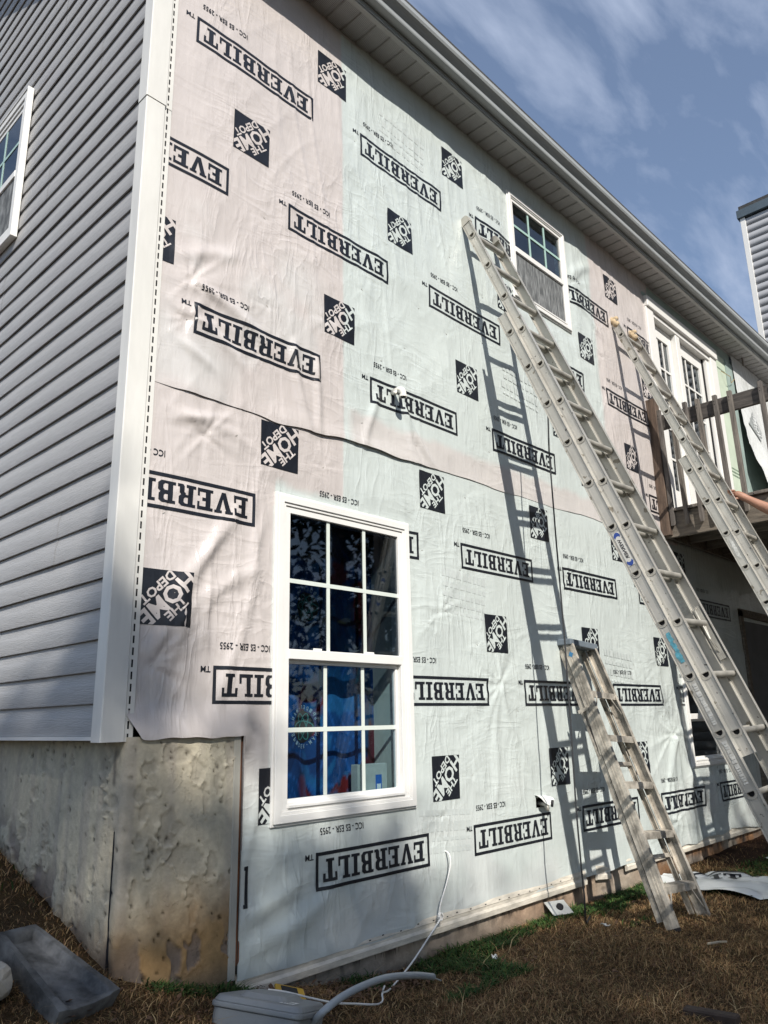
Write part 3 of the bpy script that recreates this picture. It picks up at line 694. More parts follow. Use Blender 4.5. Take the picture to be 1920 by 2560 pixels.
# ------------------------------------------------------------------ windows
def sash_window(parent, x0, x1, z0, z1, zr, fw, lites_up, lites_lo, glass, y=-0.03, name='window', muntin=white_vinyl, low_lift=0.0, screen=None, glass2=None):
    w = empty(name, ((x0+x1)/2, 0, z0)); w.parent = parent; w.location = ((x0+x1)/2, 0, z0)
    WLOC[w] = Vector(((x0+x1)/2, 0, z0))
    def fr(nm, xa, xb, za, zb, t, ya, yb, mat=white_vinyl, bev=0.002):
        b = MB()
        def ring(xo0, xo1, zo0, zo1, xi0, xi1, zi0, zi1):
            O = [(xo0, zo0), (xo1, zo0), (xo1, zo1), (xo0, zo1)]; I = [(xi0, zi0), (xi1, zi0), (xi1, zi1), (xi0, zi1)]
            vs = [(p[0], ya, p[1]) for p in O]+[(p[0], ya, p[1]) for p in I]+[(p[0], yb, p[1]) for p in O]+[(p[0], yb, p[1]) for p in I]
            fs = []
            for i in range(4):
                j = (i+1) % 4
                fs += [(i, j, 4+j, 4+i), (8+j, 8+i, 12+i, 12+j), (j, i, 8+i, 8+j), (4+i, 4+j, 12+j, 12+i)]
            b.add(vs, fs)
        ring(xa, xb, za, zb, xa+t, xb-t, za+t, zb-t)
        return b.build(nm, mat, w, bevel=bev)
    fr('frame', x0+0.0125, x1-0.0125, z0+0.0125, z1-0.0125, fw*0.42, y, 0.02)
    fr('casing', x0, x1, z0, z1, 0.012, y+0.012, 0.0)
    fr('casing_step', x0+fw*0.42+0.0125, x1-fw*0.42-0.0125, z0+fw*0.42+0.0125, z1-fw*0.42-0.0125, fw*0.18, y+0.007, 0.02)
    fr('inner_frame', x0+fw*0.6+0.0125, x1-fw*0.6-0.0125, z0+fw*0.6+0.0125, z1-fw*0.6-0.0125, fw*0.40, y+0.014, 0.05)
    gi0, gi1 = x0+fw+0.0125, x1-fw-0.0125; gz0, gz1 = z0+fw+0.0125, z1-fw-0.0125
    # meeting rail
    MB().box(gi0-0.004, gi1+0.004, y+0.010, 0.03, zr-0.024, zr+0.024).build('meeting_rail', white_vinyl, w, bevel=0.003)
    # upper sash glass and grilles
    yu = -0.001
    MB().box(gi0-0.003, gi1+0.003, yu, yu+0.004, zr+0.02, gz1+0.003).build('pane', glass2 or glass, w)
    if screen: MB().box(gi0, gi1, yu-0.004, yu-0.003, gz0, zr-0.024).build('insect_screen', screen, w)
    nx, nz = lites_up
    mw = 0.0105
    for i in range(1, nx):
        xc = gi0+(gi1-gi0)*i/nx; MB().box(xc-mw, xc+mw, yu-0.0045, yu-0.0005, zr+0.02, gz1).build('muntin', muntin, w)
    for i in range(1, nz):
        zc = zr+0.02+(gz1-zr-0.02)*i/nz; MB().box(gi0, gi1, yu-0.0055, yu-0.0015, zc-mw, zc+mw).build('muntin', muntin, w)
    # lower sash, set back
    yl = 0.022
    fr('lower_sash', gi0+0.002, gi1-0.002, gz0-0.004, zr-0.024, 0.018, yl-0.014, yl+0.014, bev=0.0015)
    MB().box(gi0+0.012, gi1-0.012, yl, yl+0.004, gz0+0.012, zr-0.03).build('pane', glass, w)
    nx, nz = lites_lo
    if nx*nz > 1:
        for i in range(1, nx):
            xc = gi0+(gi1-gi0)*i/nx-0.0; MB().box(xc-mw, xc+mw, yl-0.0045, yl-0.0005, gz0+0.015, zr-0.045).build('muntin', muntin, w)
        for i in range(1, nz):
            zc = gz0+(zr-0.03-gz0)*i/nz; MB().box(gi0+0.012, gi1-0.012, yl-0.0055, yl-0.0015, zc-mw, zc+mw).build('muntin', muntin, w)
    MB().box(gi0, gi1, y+0.004, 0.02, gz0-0.022, gz0-0.008).build('sill', white_vinyl, w, bevel=0.002)
    return w, (gi0, gi1, gz0, gz1)
muntin_w = M('sage_white_muntin', (0.66, 0.71, 0.66), 0.4, var=0.03)
muntin_t = M('teal_tinted_muntin', (0.38, 0.55, 0.50), 0.4, var=0.03)
win1, W1 = sash_window(house, 0.842, 1.816, 0.567, 2.118, 1.330, 0.083, (3, 2), (3, 2), glass_main, muntin=muntin_w, glass2=glass_up)
for xx in (1.13, 1.50):
    MB().box(xx-0.028, xx+0.028, -0.004, 0.02, 1.355, 1.366).build('sash_lock', white_vinyl, win1, bevel=0.002)
win2, W2 = sash_window(house, 3.104, 3.955, 4.134, 5.095, 4.588, 0.062, (3, 2), (1, 1), glass_dark, muntin=muntin_t, screen=screen_m)
win3, W3 = sash_window(house, 5.345, 6.165, 0.575, 1.41, 1.0, 0.062, (3, 1), (1, 1), glass_dark, muntin=muntin_w)
# rooms behind
def room(x0, x1, z0, z1, d=1.6, y0=0.055):
    b = MB(); b.add([(x0, y0, z0), (x1, y0, z0), (x1, y0, z1), (x0, y0, z1), (x0, d, z0), (x1, d, z0), (x1, d, z1), (x0, d, z1)],
                    [(4, 5, 6, 7), (0, 1, 5, 4), (3, 7, 6, 2), (0, 4, 7, 3), (1, 2, 6, 5)])
    b.build('room_wall', dark_room, house, fix=False)
room(0.86, 1.80, 0.58, 2.10, 0.75); room(3.12, 3.93, 4.15, 5.08); room(5.37, 6.13, 0.6, 1.39); 
# reveal of pale window lining on the right side of the big window
MB().box(W1[1]+0.004, W1[1]+0.012, 0.05, 0.30, 0.60, 2.06).build('window_lining', M('pale_lining', (0.52, 0.53, 0.48), 0.6, var=0.05), house)

# left-wall window (on the siding)
def side_window():
    w = empty('window', (SX, 1.9, 3.88)); w.parent = house; w.location = (SX, 1.9, 3.88); WLOC[w] = Vector((SX, 1.9, 3.88))
    y0, y1, z0, z1 = 1.590, 2.60, 3.965, 5.09; xf = 0.006
    def rg(nm, ya, yb, za, zb, t, xa, xb):
        b = MB(); O = [(ya, za), (yb, za), (yb, zb), (ya, zb)]; I = [(ya+t, za+t), (yb-t, za+t), (yb-t, zb-t), (ya+t, zb-t)]
        vs = [(xa, p[0], p[1]) for p in O+I]+[(xb, p[0], p[1]) for p in O+I]; fs = []
        for i in range(4):
            j = (i+1) % 4; fs += [(i, j, 4+j, 4+i), (8+j, 8+i, 12+i, 12+j), (j, i, 8+i, 8+j), (4+i, 4+j, 12+j, 12+i)]
        b.add(vs, fs); b.build(nm, white_vinyl, w, bevel=0.002)
    rg('frame', y0+0.012, y1-0.012, z0+0.012, z1-0.012, 0.045, xf, 0.04)
    rg('casing', y0, y1, z0, z1, 0.012, xf-0.006, 0.04)
    rg('casing_step', y0+0.057, y1-0.057, z0+0.057, z1-0.057, 0.03, xf+0.008, 0.04)
    rg('inner_frame', y0+0.087, y1-0.087, z0+0.087, z1-0.087, 0.034, xf+0.016, 0.04)
    ga, gb, gc, gd = y0+0.121, y1-0.121, z0+0.121, z1-0.121; zm = 4.49
    MB().box(xf+0.012, 0.04, ga-0.003, gb+0.003, zm-0.025, zm+0.025).build('meeting_rail', white_vinyl, w, bevel=0.003)
    MB().box(0.0255, 0.0275, ga, gb, zm, gd).build('pane', glass_dark, w)
    MB().box(0.0285, 0.0295, ga, gb, gc, zm).build('insect_screen', screen_m, w)
    MB().box(0.030, 0.032, ga, gb, gc, gd).build('backing', dark_room, w)
    for i in (1, 2):
        yc = ga+(gb-ga)*i/3; MB().box(0.0225, 0.0250, yc-0.011, yc+0.011, zm, gd).build('muntin', muntin_t, w)
    zc = (zm+gd)/2; MB().box(0.0220, 0.0245, ga, gb, zc-0.011, zc+0.011).build('muntin', muntin_t, w)
side_window()

# ---- curtain in the big window: a blue sheet with an emblem ring, hung inside
cur = empty('curtain', (1.24, 0.2, 0.6), 'blue patterned cloth with red and dark swirls hung inside the large ground floor window', 'curtain')
ux = np.linspace(0.885, 1.735, 120); uz = np.linspace(0.585, 2.085, 90)
CX, CZ = np.meshgrid(ux, uz, indexing='ij')
def cur_y(x, z): return 0.16+0.016*np.sin(x*26+1.2*np.sin(z*1.3))+0.012*np.sin(x*11+z*0.8)+0.02*sst(1.6, 1.74, x)
cc = fbm(CX*6+2*vn(CX*3, CZ*3, 81), CZ*5, 80, 4)[..., None]
cl = np.array([0.006, 0.042, 0.150])*(1-cc)+np.array([0.010, 0.095, 0.30])*cc
ln = np.abs(np.sin((CX+0.3*vn(CX*5, CZ*5, 87))*38+CZ*21))[..., None]; cl = np.where(ln > .965, cl*1.7+0.012, cl)
wx_, wz_ = CX+0.10*fbm(CX*7, CZ*7, 201, 3), CZ+0.16*fbm(CX*6, CZ*5, 202, 3)
rn = fbm(wx_*5.5+2, wz_*4.2, 90, 3); red = (sst(0.60, 0.625, rn)*sst(1.12, 1.2, CX))[..., None]; cl = cl*(1-red)+red*np.array([0.20, 0.018, 0.02])
rim = (np.exp(-((rn-0.60)/0.010)**2)*sst(1.12, 1.2, CX))[..., None]; cl = cl*(1-.8*rim)
lb_ = (sst(0.64, 0.66, fbm(wx_*6+7, wz_*5, 98, 3))*sst(1.15, 1.25, CX))[..., None]; lb_ = lb_*.5; cl = cl*(1-lb_)+lb_*np.array([0.03, 0.20, 0.42])
drk = (sst(0.56, 0.62, fbm(wx_*4+9, wz_*3.2+4, 93, 3)))[..., None]; cl = cl*(1-drk*.45)+drk*.45*np.array([0.006, 0.012, 0.04])
cyv = cur_y(CX, CZ)
link('cloth', npmesh('cloth', np.stack([CX, cyv, CZ], -1).reshape(-1, 3), gridfaces(120, 90), attr_mat('blue_printed_cloth', 0.8, spec=0.2, var=0.1, scale=40), True, cl.reshape(-1, 3)), cur)
emb_w = M('pale_emblem_print', (0.34, 0.42, 0.50), 0.7, var=0.05); emb_k = M('black_emblem_print', (0.008, 0.010, 0.016), 0.7, var=0.05); emb_g = M('green_emblem_line', (0.05, 0.22, 0.20), 0.7)
def emblem(cx, cz, r):
    def put(nm, V2, Fs, mat, off):
        V = [(cx-p[0], float(cur_y(cx-p[0], cz+p[1]))-off, cz+p[1]) for p in V2]
        b = MB(); b.add(V, Fs); b.build(nm, mat, cur, fix=False)
    n = 40
    rings = [0.0]+[r*0.74*i/5 for i in range(1, 6)]
    V2 = [(0, 0)]; Fs = []
    for q in rings[1:]: V2 += [(q*math.cos(2*math.pi*i/n), q*math.sin(2*math.pi*i/n)) for i in range(n)]
    for i in range(n): Fs.append((0, 1+i, 1+(i+1) % n))
    for k in range(4):
        for i in range(n): Fs.append((1+k*n+i, 1+(k+1)*n+i, 1+(k+1)*n+(i+1) % n, 1+k*n+(i+1) % n))
    put('emblem_disc', V2, Fs, emb_k, 0.003)
    V2 = []; Fs = []
    for e in range(3):
        t = e*math.pi/3; pts = []
        for i in range(n):
            a = 2*math.pi*i/n
            for w in (0.97, 1.05):
                X, Z = r*0.66*w*math.cos(a), r*0.25*(w+(.09 if w > 1 else -.09))*math.sin(a); pts.append((X*math.cos(t)-Z*math.sin(t), X*math.sin(t)+Z*math.cos(t)))
        k = len(V2); V2 += pts
        for i in range(n): j = (i+1) % n; Fs.append((k+2*i, k+2*j, k+2*j+1, k+2*i+1))
    put('emblem_loop', V2, Fs, emb_g, 0.0045)
    V2 = []; Fs = []
    word = 'SPIDER-MAN'
    for rep in range(2):
        for i, ch in enumerate(word):
            vs, fs = text_fit(ch, r*0.13 if ch != '-' else r*.06, r*0.19 if ch != '-' else r*.03, 0.02)
            a = math.pi/2 + (0.5-(i+0.5)/len(word))*2.55 + rep*math.pi
            for p in vs:
                X, Z = p[0], p[1]+r*0.9; c, s = math.cos(a-math.pi/2), math.sin(a-math.pi/2)
                V2.append((X*c-Z*s, X*s+Z*c))
            k = len(V2)-len(vs); Fs += [tuple(i+k for i in f) for f in fs]
    put('emblem_lettering', V2, Fs, emb_w, 0.0045)
emblem(1.186, 0.995, 0.106); emblem(1.205, 1.60, 0.106)
# white box on the inner sill
bx = empty('sill_box', (1.56, 0.08, 0.60), 'small pale carton with a blue tag standing in the lower right of the large window', 'box')
MB().box(1.452, 1.668, 0.055, 0.105, 0.600, 0.800).build('carton', M('pale_carton', (0.46, 0.46, 0.42), 0.6, var=0.08, scale=20), bx, bevel=0.002)
MB().box(1.580, 1.625, 0.0535, 0.0545, 0.625, 0.745).build('blue_tag', M('blue_tag', (0.02, 0.12, 0.42), 0.5), bx)
MB().box(1.588, 1.617, 0.0525, 0.0532, 0.66, 0.70).build('tag_panel', sticker_w, bx)

# ------------------------------------------------------------------ patio doors on the upper floor
door = empty('patio_door', (6.4, 0.05, 2.83)); door.parent = house; door.location = (6.4, 0.05, 2.83); WLOC[door] = Vector((6.4, 0.05, 2.83))
yd = 0.045
MB().box(5.50, 5.66, -0.030, 0.05, 2.80, 5.02).build('side_casing', white_vinyl, door, bevel=0.004)
MB().box(7.12, 7.30, -0.030, 0.05, 2.80, 5.02).build('side_casing', white_vinyl, door, bevel=0.004)
MB().box(5.50, 7.30, -0.050, 0.05, 5.022, 5.14).build('head_casing', white_vinyl, door, bevel=0.004)
MB().box(5.662, 7.118, -0.018, 0.05, 4.968, 5.018).build('head_stop', white_vinyl, door, bevel=0.003)
MB().box(6.21, 6.31, -0.012, 0.06, 2.84, 4.965).build('mullion', white_vinyl, door, bevel=0.004)
for (a, b) in ((5.665, 6.205), (6.315, 7.02)):
    lf = MB()
    s = 0.09
    lf.box(a, a+s, yd, yd+0.04, 2.84, 4.962); lf.box(b-s, b, yd, yd+0.04, 2.84, 4.962)
    lf.box(a+s, b-s, yd, yd+0.04, 4.962-0.14, 4.962); lf.box(a+s, b-s, yd, yd+0.04, 2.84, 3.16)
    d = lf.build('door_leaf', white_vinyl, door)
    MB().box(a+s-0.002, b-s+0.002, yd+0.018, yd+0.022, 3.158, 4.824).build('pane', glass_dark, d)
    for i in (1, 2):
        xc = a+s+(b-a-2*s)*i/3; MB().box(xc-0.011, xc+0.011, yd+0.009, yd+0.0165, 3.16, 4.822).build('muntin', white_vinyl, d)
    for i in range(1, 5):
        zc = 3.16+(4.822-3.16)*i/5; MB().box(a+s, b-s, yd+0.007, yd+0.0155, zc-0.011, zc+0.011).build('muntin', white_vinyl, d)
MB().box(7.022, 7.118, 0.03, 0.09, 2.84, 4.965).build('dark_gap', hole_blk, door)
MB().box(7.04, 7.118, 0.0, 0.06, 2.84, 4.965).build('jamb', white_vinyl, door)
MB().box(5.52, 7.30, -0.05, 0.06, 2.80, 2.838).build('threshold', alum_d, door)
room(5.62, 7.02, 2.84, 4.96, 1.8, 0.10)
# green sheathing boards round the door
MB().box(5.46, 7.82, -0.012, -0.002, 5.145, ZS-0.004).build('sheathing_board', teal_board, house)
MB().box(7.302, 7.60, -0.020, -0.006, 2.83, 5.14).build('sheathing_board', green_board, house)
MB().box(7.602, 7.82, -0.030, -0.008, 2.83, 5.14).build('sheathing_board', teal_board, house)
# small printed lines on the green board
pb = MB()
for zc in (3.62, 3.66, 3.70, 3.42, 3.38, 4.95):
    xx = 7.34
    while xx < 7.55:
        w = random.uniform(.012, .03); pb.add([(xx, -0.0212, zc), (xx+w, -0.0212, zc), (xx+w, -0.0212, zc+.02), (xx, -0.0212, zc+.02)], [(0, 1, 2, 3)]); xx += w+.012
pb.build('board_print', M('dark_green_print', (0.05, 0.11, 0.06), 0.6), house, fix=False)
# loose torn wire near the door
w = MB(); w.tube([(7.42, -0.03, 4.93), (7.50, -0.10, 4.86), (7.62, -0.06, 4.83), (7.7, -0.08, 4.90)], 0.004, 5); w.build('loose_wire', M('copper_wire', (0.35, 0.24, 0.10), 0.4), house)
# loose hanging wrap right of the door, back side outward with a faint diamond logo
lx = np.arange(7.84, 9.9, 0.02); lz = np.linspace(0, 1, 110)
LX, LT = np.meshgrid(lx, lz, indexing='ij')
lb = 3.30+0.22*vn(LX*2.2, LX*0, 5)-0.25*sst(8.4, 9.2, LX)+0.75*(1-sst(7.84, 8.25, LX)); LZ = lb+LT*(5.29-lb)
def loose_y(x, z):
    dn = np.clip((5.2-z)/1.6, 0, 1)
    return -0.03-0.14*dn**1.5-0.035*dn*np.sin(x*9+z*2.2)-0.02*vn(x*6+z*3, z*4, 66)*dn-0.03*np.exp(-((z-3.75)/.12)**2)*vn(x*9, z*16, 67)-0.004*np.sin((x*.8+z)*40)*dn
LY = loose_y(LX, LZ)
tl = np.broadcast_to(np.array([0.72, 0.74, 0.735]), LX.shape+(3,)).reshape(-1, 3)
lw = link('house_wrap', npmesh('house_wrap', np.stack([LX, LY, LZ], -1).reshape(-1, 3), gridfaces(len(lx), 110), wrap_m, True, tl), house)
def stamp_loose(nm, tpl, cx, cz, rot, sc, mat, off):
    V2, F2 = tpl; c, s = math.cos(rot), math.sin(rot)
    x = cx+(V2[:, 0]*c-V2[:, 1]*s)*sc; z = cz+(V2[:, 0]*s+V2[:, 1]*c)*sc
    link(nm, npmesh(nm, np.stack([x, loose_y(x, z)-off, z], -1), F2, mat, True, np.tile([0.72, 0.74, 0.735], (len(x), 1))), lw)
stamp_loose('logo_print', T_SQ, 8.16, 4.40, math.radians(45), 1.25, grey_ink, 0.011)
stamp_loose('logo_lettering', T_HD, 8.16, 4.40, math.radians(45), 1.25, white_print, 0.0145)

# ------------------------------------------------------------------ foundation at the left corner, plaster with peeling paint
def plaster_material():
    m = attr_mat('peeling_cream_plaster', 0.8, spec=0.25, var=0.12, scale=35)
    t = m.node_tree; n = t.nodes.new; l = t.links.new; b = t.nodes['Principled BSDF']; c = n('ShaderNodeTexCoord'); prev = None
    for sc, st, p0, p1, dist in ((17, (1, 1, .6), .62, .64, .004), (70, (1, 1, 1), .2, .8, .003)):
        mp = n('ShaderNodeMapping'); mp.inputs['Scale'].default_value = st; l(c.outputs['Object'], mp.inputs['Vector'])
        no = n('ShaderNodeTexNoise'); no.inputs['Scale'].default_value = sc; no.inputs['Detail'].default_value = 6; no.inputs['Roughness'].default_value = 0.6; no.inputs['Distortion'].default_value = 0.4; l(mp.outputs[0], no.inputs['Vector'])
        r = n('ShaderNodeValToRGB'); r.color_ramp.elements[0].position = p0; r.color_ramp.elements[1].position = p1; l(no.outputs['Fac'], r.inputs[0])
        bu = n('ShaderNodeBump'); bu.inputs['Strength'].default_value = 0.6; bu.inputs['Distance'].default_value = dist; l(r.outputs[0], bu.inputs['Height'])
        if prev: l(prev, bu.inputs['Normal'])
        prev = bu.outputs[0]
    l(prev, b.inputs['Normal']); return m
def corner_foundation():
    s1 = np.arange(0, 0.515, 0.0075); s2 = np.concatenate([np.arange(0.0, 1.3, 0.009), np.arange(1.3, 7.6, 0.25)])
    P = []; Nn = []
    xc, yc, r = 0.135, -0.015, 0.02
    for s in s1: P.append((0.655-s*(0.655-xc-r)/0.515, yc)); Nn.append((0, -1))
    for a in np.linspace(0, math.pi/2, 6)[1:]: P.append((xc+r-r*math.sin(a), yc+r-r*math.cos(a))); Nn.append((-math.sin(a), -math.cos(a)))
    for s in s2[1:]: P.append((xc, yc+r+s)); Nn.append((-1, 0))
    P = np.array(P); Nn = np.array(Nn); d = np.concatenate([[0], np.cumsum(np.hypot(*np.diff(P, axis=0).T))])
    zs = np.concatenate([np.linspace(-0.35, -0.06, 6), np.arange(-0.05, 0.972, 0.0078)])
    S, Z = np.meshgrid(d, zs, indexing='ij')
    base = fbm(S*2.5, Z*2.5, 101, 4); fine = fbm(S*34, Z*30, 103, 3); strk = vn(S*22, Z*1.6, 105)
    wS = S+0.05*(fbm(S*9, Z*9, 121, 3)-.5); wZ = Z+0.09*(fbm(S*8, Z*8, 122, 3)-.5)
    pn = fbm(wS*11, wZ*6.5, 107, 4); peel = sst(0.575, 0.588, pn)
    peel = peel*0.0
    lip = 0*np.exp(-((pn-0.568)/0.010)**2)*sst(.45, .75, vn(S*10, Z*9, 131))
    rp_ = np.random.default_rng(12); wob = 1.1*(fbm(S*26, Z*26, 171, 4)-.5)+0.5*(fbm(S*9, Z*9, 172, 2)-.5)
    flk = [(.30, .90, .055, .032), (.20, .83, .035, .05), (.16, .72, .018, .07), (.42, .86, .032, .022), (.44, .70, .02, .05), (.10, .80, .022, .08), (.33, .62, .055, .065), (.24, .50, .075, .06), (.40, .52, .02, .07), (.12, .45, .03, .06), (.46, .40, .02, .06), (.20, .33, .02, .09)]
    flk += [(rp_.uniform(.02, .50), rp_.uniform(.2, .95), rp_.uniform(.008, .03), rp_.uniform(.012, .05)) for _ in range(16)]
    flk += [(rp_.uniform(.58, 1.5), rp_.uniform(.25, .95), rp_.uniform(.012, .05), rp_.uniform(.015, .05)) for _ in range(34)]
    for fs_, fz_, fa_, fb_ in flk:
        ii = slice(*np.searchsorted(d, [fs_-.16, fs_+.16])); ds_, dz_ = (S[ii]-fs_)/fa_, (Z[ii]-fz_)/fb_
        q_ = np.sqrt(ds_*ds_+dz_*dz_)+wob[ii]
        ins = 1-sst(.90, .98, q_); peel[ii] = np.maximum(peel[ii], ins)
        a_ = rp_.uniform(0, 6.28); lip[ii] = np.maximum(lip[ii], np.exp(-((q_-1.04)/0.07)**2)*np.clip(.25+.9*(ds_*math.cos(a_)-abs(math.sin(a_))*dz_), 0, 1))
    fine = fine+0.55*peel*(fbm(S*70, Z*60, 175, 3)-.3)
    lowm = 1-sst(0.10, 0.34, Z-0.12*(fbm(S*5, Z*5, 109, 3)-.5)-(0.35*sst(0.5, 1.6, S)))
    pn2 = fbm(wS*11, wZ*6, 112, 3); peel2 = sst(0.47, 0.50, pn2)*lowm
    lip2 = np.exp(-((pn2-0.465)/0.02)**2)*lowm
    rr = np.random.default_rng(5); hole = np.zeros_like(S)
    for hs_, hz_, hr_ in zip(rr.uniform(0, 1.7, 210), rr.uniform(0.0, 1.0, 210), rr.uniform(0.0028, 0.0085, 210)*rr.random(210)**.6+.002):
        ii = slice(*np.searchsorted(d, [hs_-.03, hs_+.03])); hole[ii] = np.maximum(hole[ii], np.exp(-(((S[ii]-hs_)/hr_)**2+((Z[ii]-hz_)/(hr_*1.1))**2)**1.5))
    ridge = 0.006*sst(0.35, 0.75, 1-np.abs(2*vn(S*5.5, Z*0.5, 118)-1))
    disp = 0.010*base+0.0028*fine+ridge-0.0055*peel+0.0105*lip-0.007*peel2+0.007*lip2-0.008*hole
    disp = disp-0.012*np.exp(-((S-0.57-0.035*(fbm(Z*4, S*0, 190, 3)-.5))/0.010)**2)*sst(.35, .55, vn(S*3, Z*4, 119))
    V = np.stack([P[:, 0][:, None]+Nn[:, 0][:, None]*disp, P[:, 1][:, None]+Nn[:, 1][:, None]*disp, Z], -1)
    cream = np.array([0.64, 0.555, 0.41]); green = np.array([0.56, 0.53, 0.42]); lav = np.array([0.36, 0.32, 0.295]); org = np.array([0.42, 0.24, 0.085]); brn = np.array([0.10, 0.070, 0.060]); gry = np.array([0.19, 0.175, 0.155])
    e = lambda a: a[..., None]
    c = cream*(1-e(base))+green*e(base)
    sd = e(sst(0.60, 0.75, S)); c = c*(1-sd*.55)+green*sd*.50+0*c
    c = c*(1-e(0.35*sst(.5, .8, strk)))+lav*e(0.35*sst(.5, .8, strk))
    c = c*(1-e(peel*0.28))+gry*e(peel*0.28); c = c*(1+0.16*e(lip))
    oz = (1-sst(0.16, 0.46, Z+0.16*(fbm(S*6, Z*6, 130, 3)-.5)))*(1-sst(0.50, 0.62, S)*0.7)
    c = c*(1-e(oz*0.88))+org*e(oz*0.88)
    c = c*(1-e(peel2*0.85))+(lav*.40+brn*.60)*e(peel2*0.85)
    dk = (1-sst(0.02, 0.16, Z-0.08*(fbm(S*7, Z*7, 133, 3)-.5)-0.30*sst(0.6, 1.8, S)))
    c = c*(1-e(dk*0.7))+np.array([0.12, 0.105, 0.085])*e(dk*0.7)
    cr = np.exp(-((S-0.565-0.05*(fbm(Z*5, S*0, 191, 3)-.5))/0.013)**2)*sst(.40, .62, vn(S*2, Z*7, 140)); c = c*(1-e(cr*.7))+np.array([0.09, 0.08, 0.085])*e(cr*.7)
    c = c*(1-e(hole*0.8))*(0.86+0.28*e(fine))
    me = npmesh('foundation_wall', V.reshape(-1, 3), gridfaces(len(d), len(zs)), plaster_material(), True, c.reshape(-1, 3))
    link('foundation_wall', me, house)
corner_foundation()
MB().box(0.137, 0.665, 0.03, 0.05, -0.3, 1.06).build('foundation_core', hole_blk, house)
MB().box(0.03, 0.137, 0.02, 7.5, 0.968, 0.974).build('sill_flashing', fascia_mat, house)
# vertical trims at the step of the foundation
tb = MB(); tb.extrude([(0.628, -0.030), (0.632, -0.034), (0.660, -0.034), (0.664, -0.030), (0.664, 0.02), (0.650, 0.02), (0.650, -0.026), (0.634, -0.026), (0.634, 0.0), (0.628, 0.0)], (0, 0, 0.015), (0, 0, 0.972), (1, 0, 0), (0, 1, 0))
tb.build('vertical_trim', trim_m, house)
MB().box(0.668, 0.690, -0.022, 0.03, 0.06, 1.005).build('wood_batten', wood_red, house, bevel=0.002)
MB().box(0.66, 0.72, 0.0, 0.04, -0.3, 0.10).build('broken_edge', M('dark_broken_concrete', (0.10, 0.09, 0.08), 0.95, var=0.4, scale=20, bump=0.8, bscale=40), house)

# ---- long low foundation under the wrapped wall
def long_foundation():
    xs = np.concatenate([np.arange(0.68, 4.6, 0.014), np.arange(4.6, 7.2, 0.02), np.arange(7.2, 10, 0.1)]); zs = np.linspace(-0.42, 0.0, 44)
    X, Z = np.meshgrid(xs, zs, indexing='ij')
    n = fbm(X*3, Z*4, 151, 4); f = fbm(X*22, Z*22, 152, 3); pn = fbm(X*5+0.4*vn(X*6, Z*6, 154), Z*6, 153, 3); peel = sst(.52, .56, pn)
    blk = np.exp(-((np.mod(X+0.1*n, 0.42)-0.2)/0.010)**2)*sst(4.4, 4.9, X)
    V = np.stack([X, 0.012-0.012*n-0.005*f+0.008*peel+0.012*blk, Z], -1)
    c1 = np.array([0.36, 0.27, 0.20]); c2 = np.array([0.40, 0.36, 0.30]); c3 = np.array([0.26, 0.22, 0.19]); orr = np.array([0.36, 0.18, 0.08]); gr = np.array([0.27, 0.26, 0.24])
    e = lambda a: a[..., None]
    c = c2*(1-e(n))+c1*e(n); c = c*(1-e(peel*.6))+c3*e(peel*.6)
    c = c*(1-e(0.6*(1-sst(1.4, 1.75, X))))+gr*e(0.6*(1-sst(1.4, 1.75, X)))
    og = sst(4.2, 4.7, X)*sst(.3, .6, n)*.85+0.35*sst(2.2, 2.8, X)*(1-sst(3.5, 3.7, X)); c = c*(1-e(og))+orr*e(og)
    drip = sst(.62, .8, vn(X*24, Z*2.5, 156))*sst(-.16, -.04, Z); c = c*(1-e(.75*drip))+np.array([0.06, 0.05, 0.045])*e(.75*drip)
    c = c*(1-e(blk*.8)); dk = 1-sst(-0.20, -0.12, Z+.03*(n-.5)); c = c*(1-e(.55*dk))+np.array([0.10, .075, .05])*e(.55*dk)
    c = c*(0.85+0.3*e(f))
    link('foundation_strip', npmesh('foundation_strip', V.reshape(-1, 3), gridfaces(len(xs), len(zs)), attr_mat('stained_low_concrete', 0.85, bump=0.3, bscale=80, spec=0.2, var=0.15, scale=30), True, c.reshape(-1, 3)), house)
long_foundation()
SP = [(-0.016, -0.056), (-0.027, -0.050), (-0.029, -0.024), (-0.020, -0.012), (-0.020, 0.004), (-0.023, 0.008), (-0.017, 0.034), (-0.006, 0.036), (-0.006, -0.056)]
for i, (a, b, dz, sl) in enumerate([(0.675, 3.46, 0.0, 0.004), (3.60, 3.78, 0.012, -0.02), (4.02, 4.36, 0.01, 0.0), (4.46, 9.8, 0.012, 0.0)]):
    st = MB().extrude(SP, (a, 0, dz-(0.012 if i == 0 else 0)), (b, 0, dz+sl), (0, 1, 0), (0, 0, 1)).build('starter_strip', strip_m, house)
    hb = MB(); x = a+0.07
    while x < min(b-0.03, 3.5):
        z = 0.016+dz+random.uniform(-.004, .004)+(-0.012*(1-(x-a)/(b-a)) if i == 0 else 0); hb.add([(x, -0.0226, z), (x+.014, -0.0226, z), (x+.014, -0.0220, z+.005), (x, -0.0220, z+.005)], [(0, 1, 2, 3)]); x += random.uniform(.08, .14)
    if hb.v: hb.build('nail_slots', hole_blk, st, fix=False)
# bits of dried roots hanging under the strip
rb = MB()
for i in range(60):
    x = random.choice([random.uniform(1.0, 3.5), random.gauss(1.62, .05), random.gauss(2.6, .12)]); z = -0.05
    l = random.uniform(.01, .045); rb.add([(x, -.018, z+.006), (x+random.uniform(.003, .012), -.018, z+.006), (x+random.uniform(-.012, .012), -.022, z-l)], [(0, 1, 2)])
rb.build('hanging_roots', M('dry_root', (0.07, 0.05, 0.035), 0.9), house, fix=False)['kind'] = 'stuff'

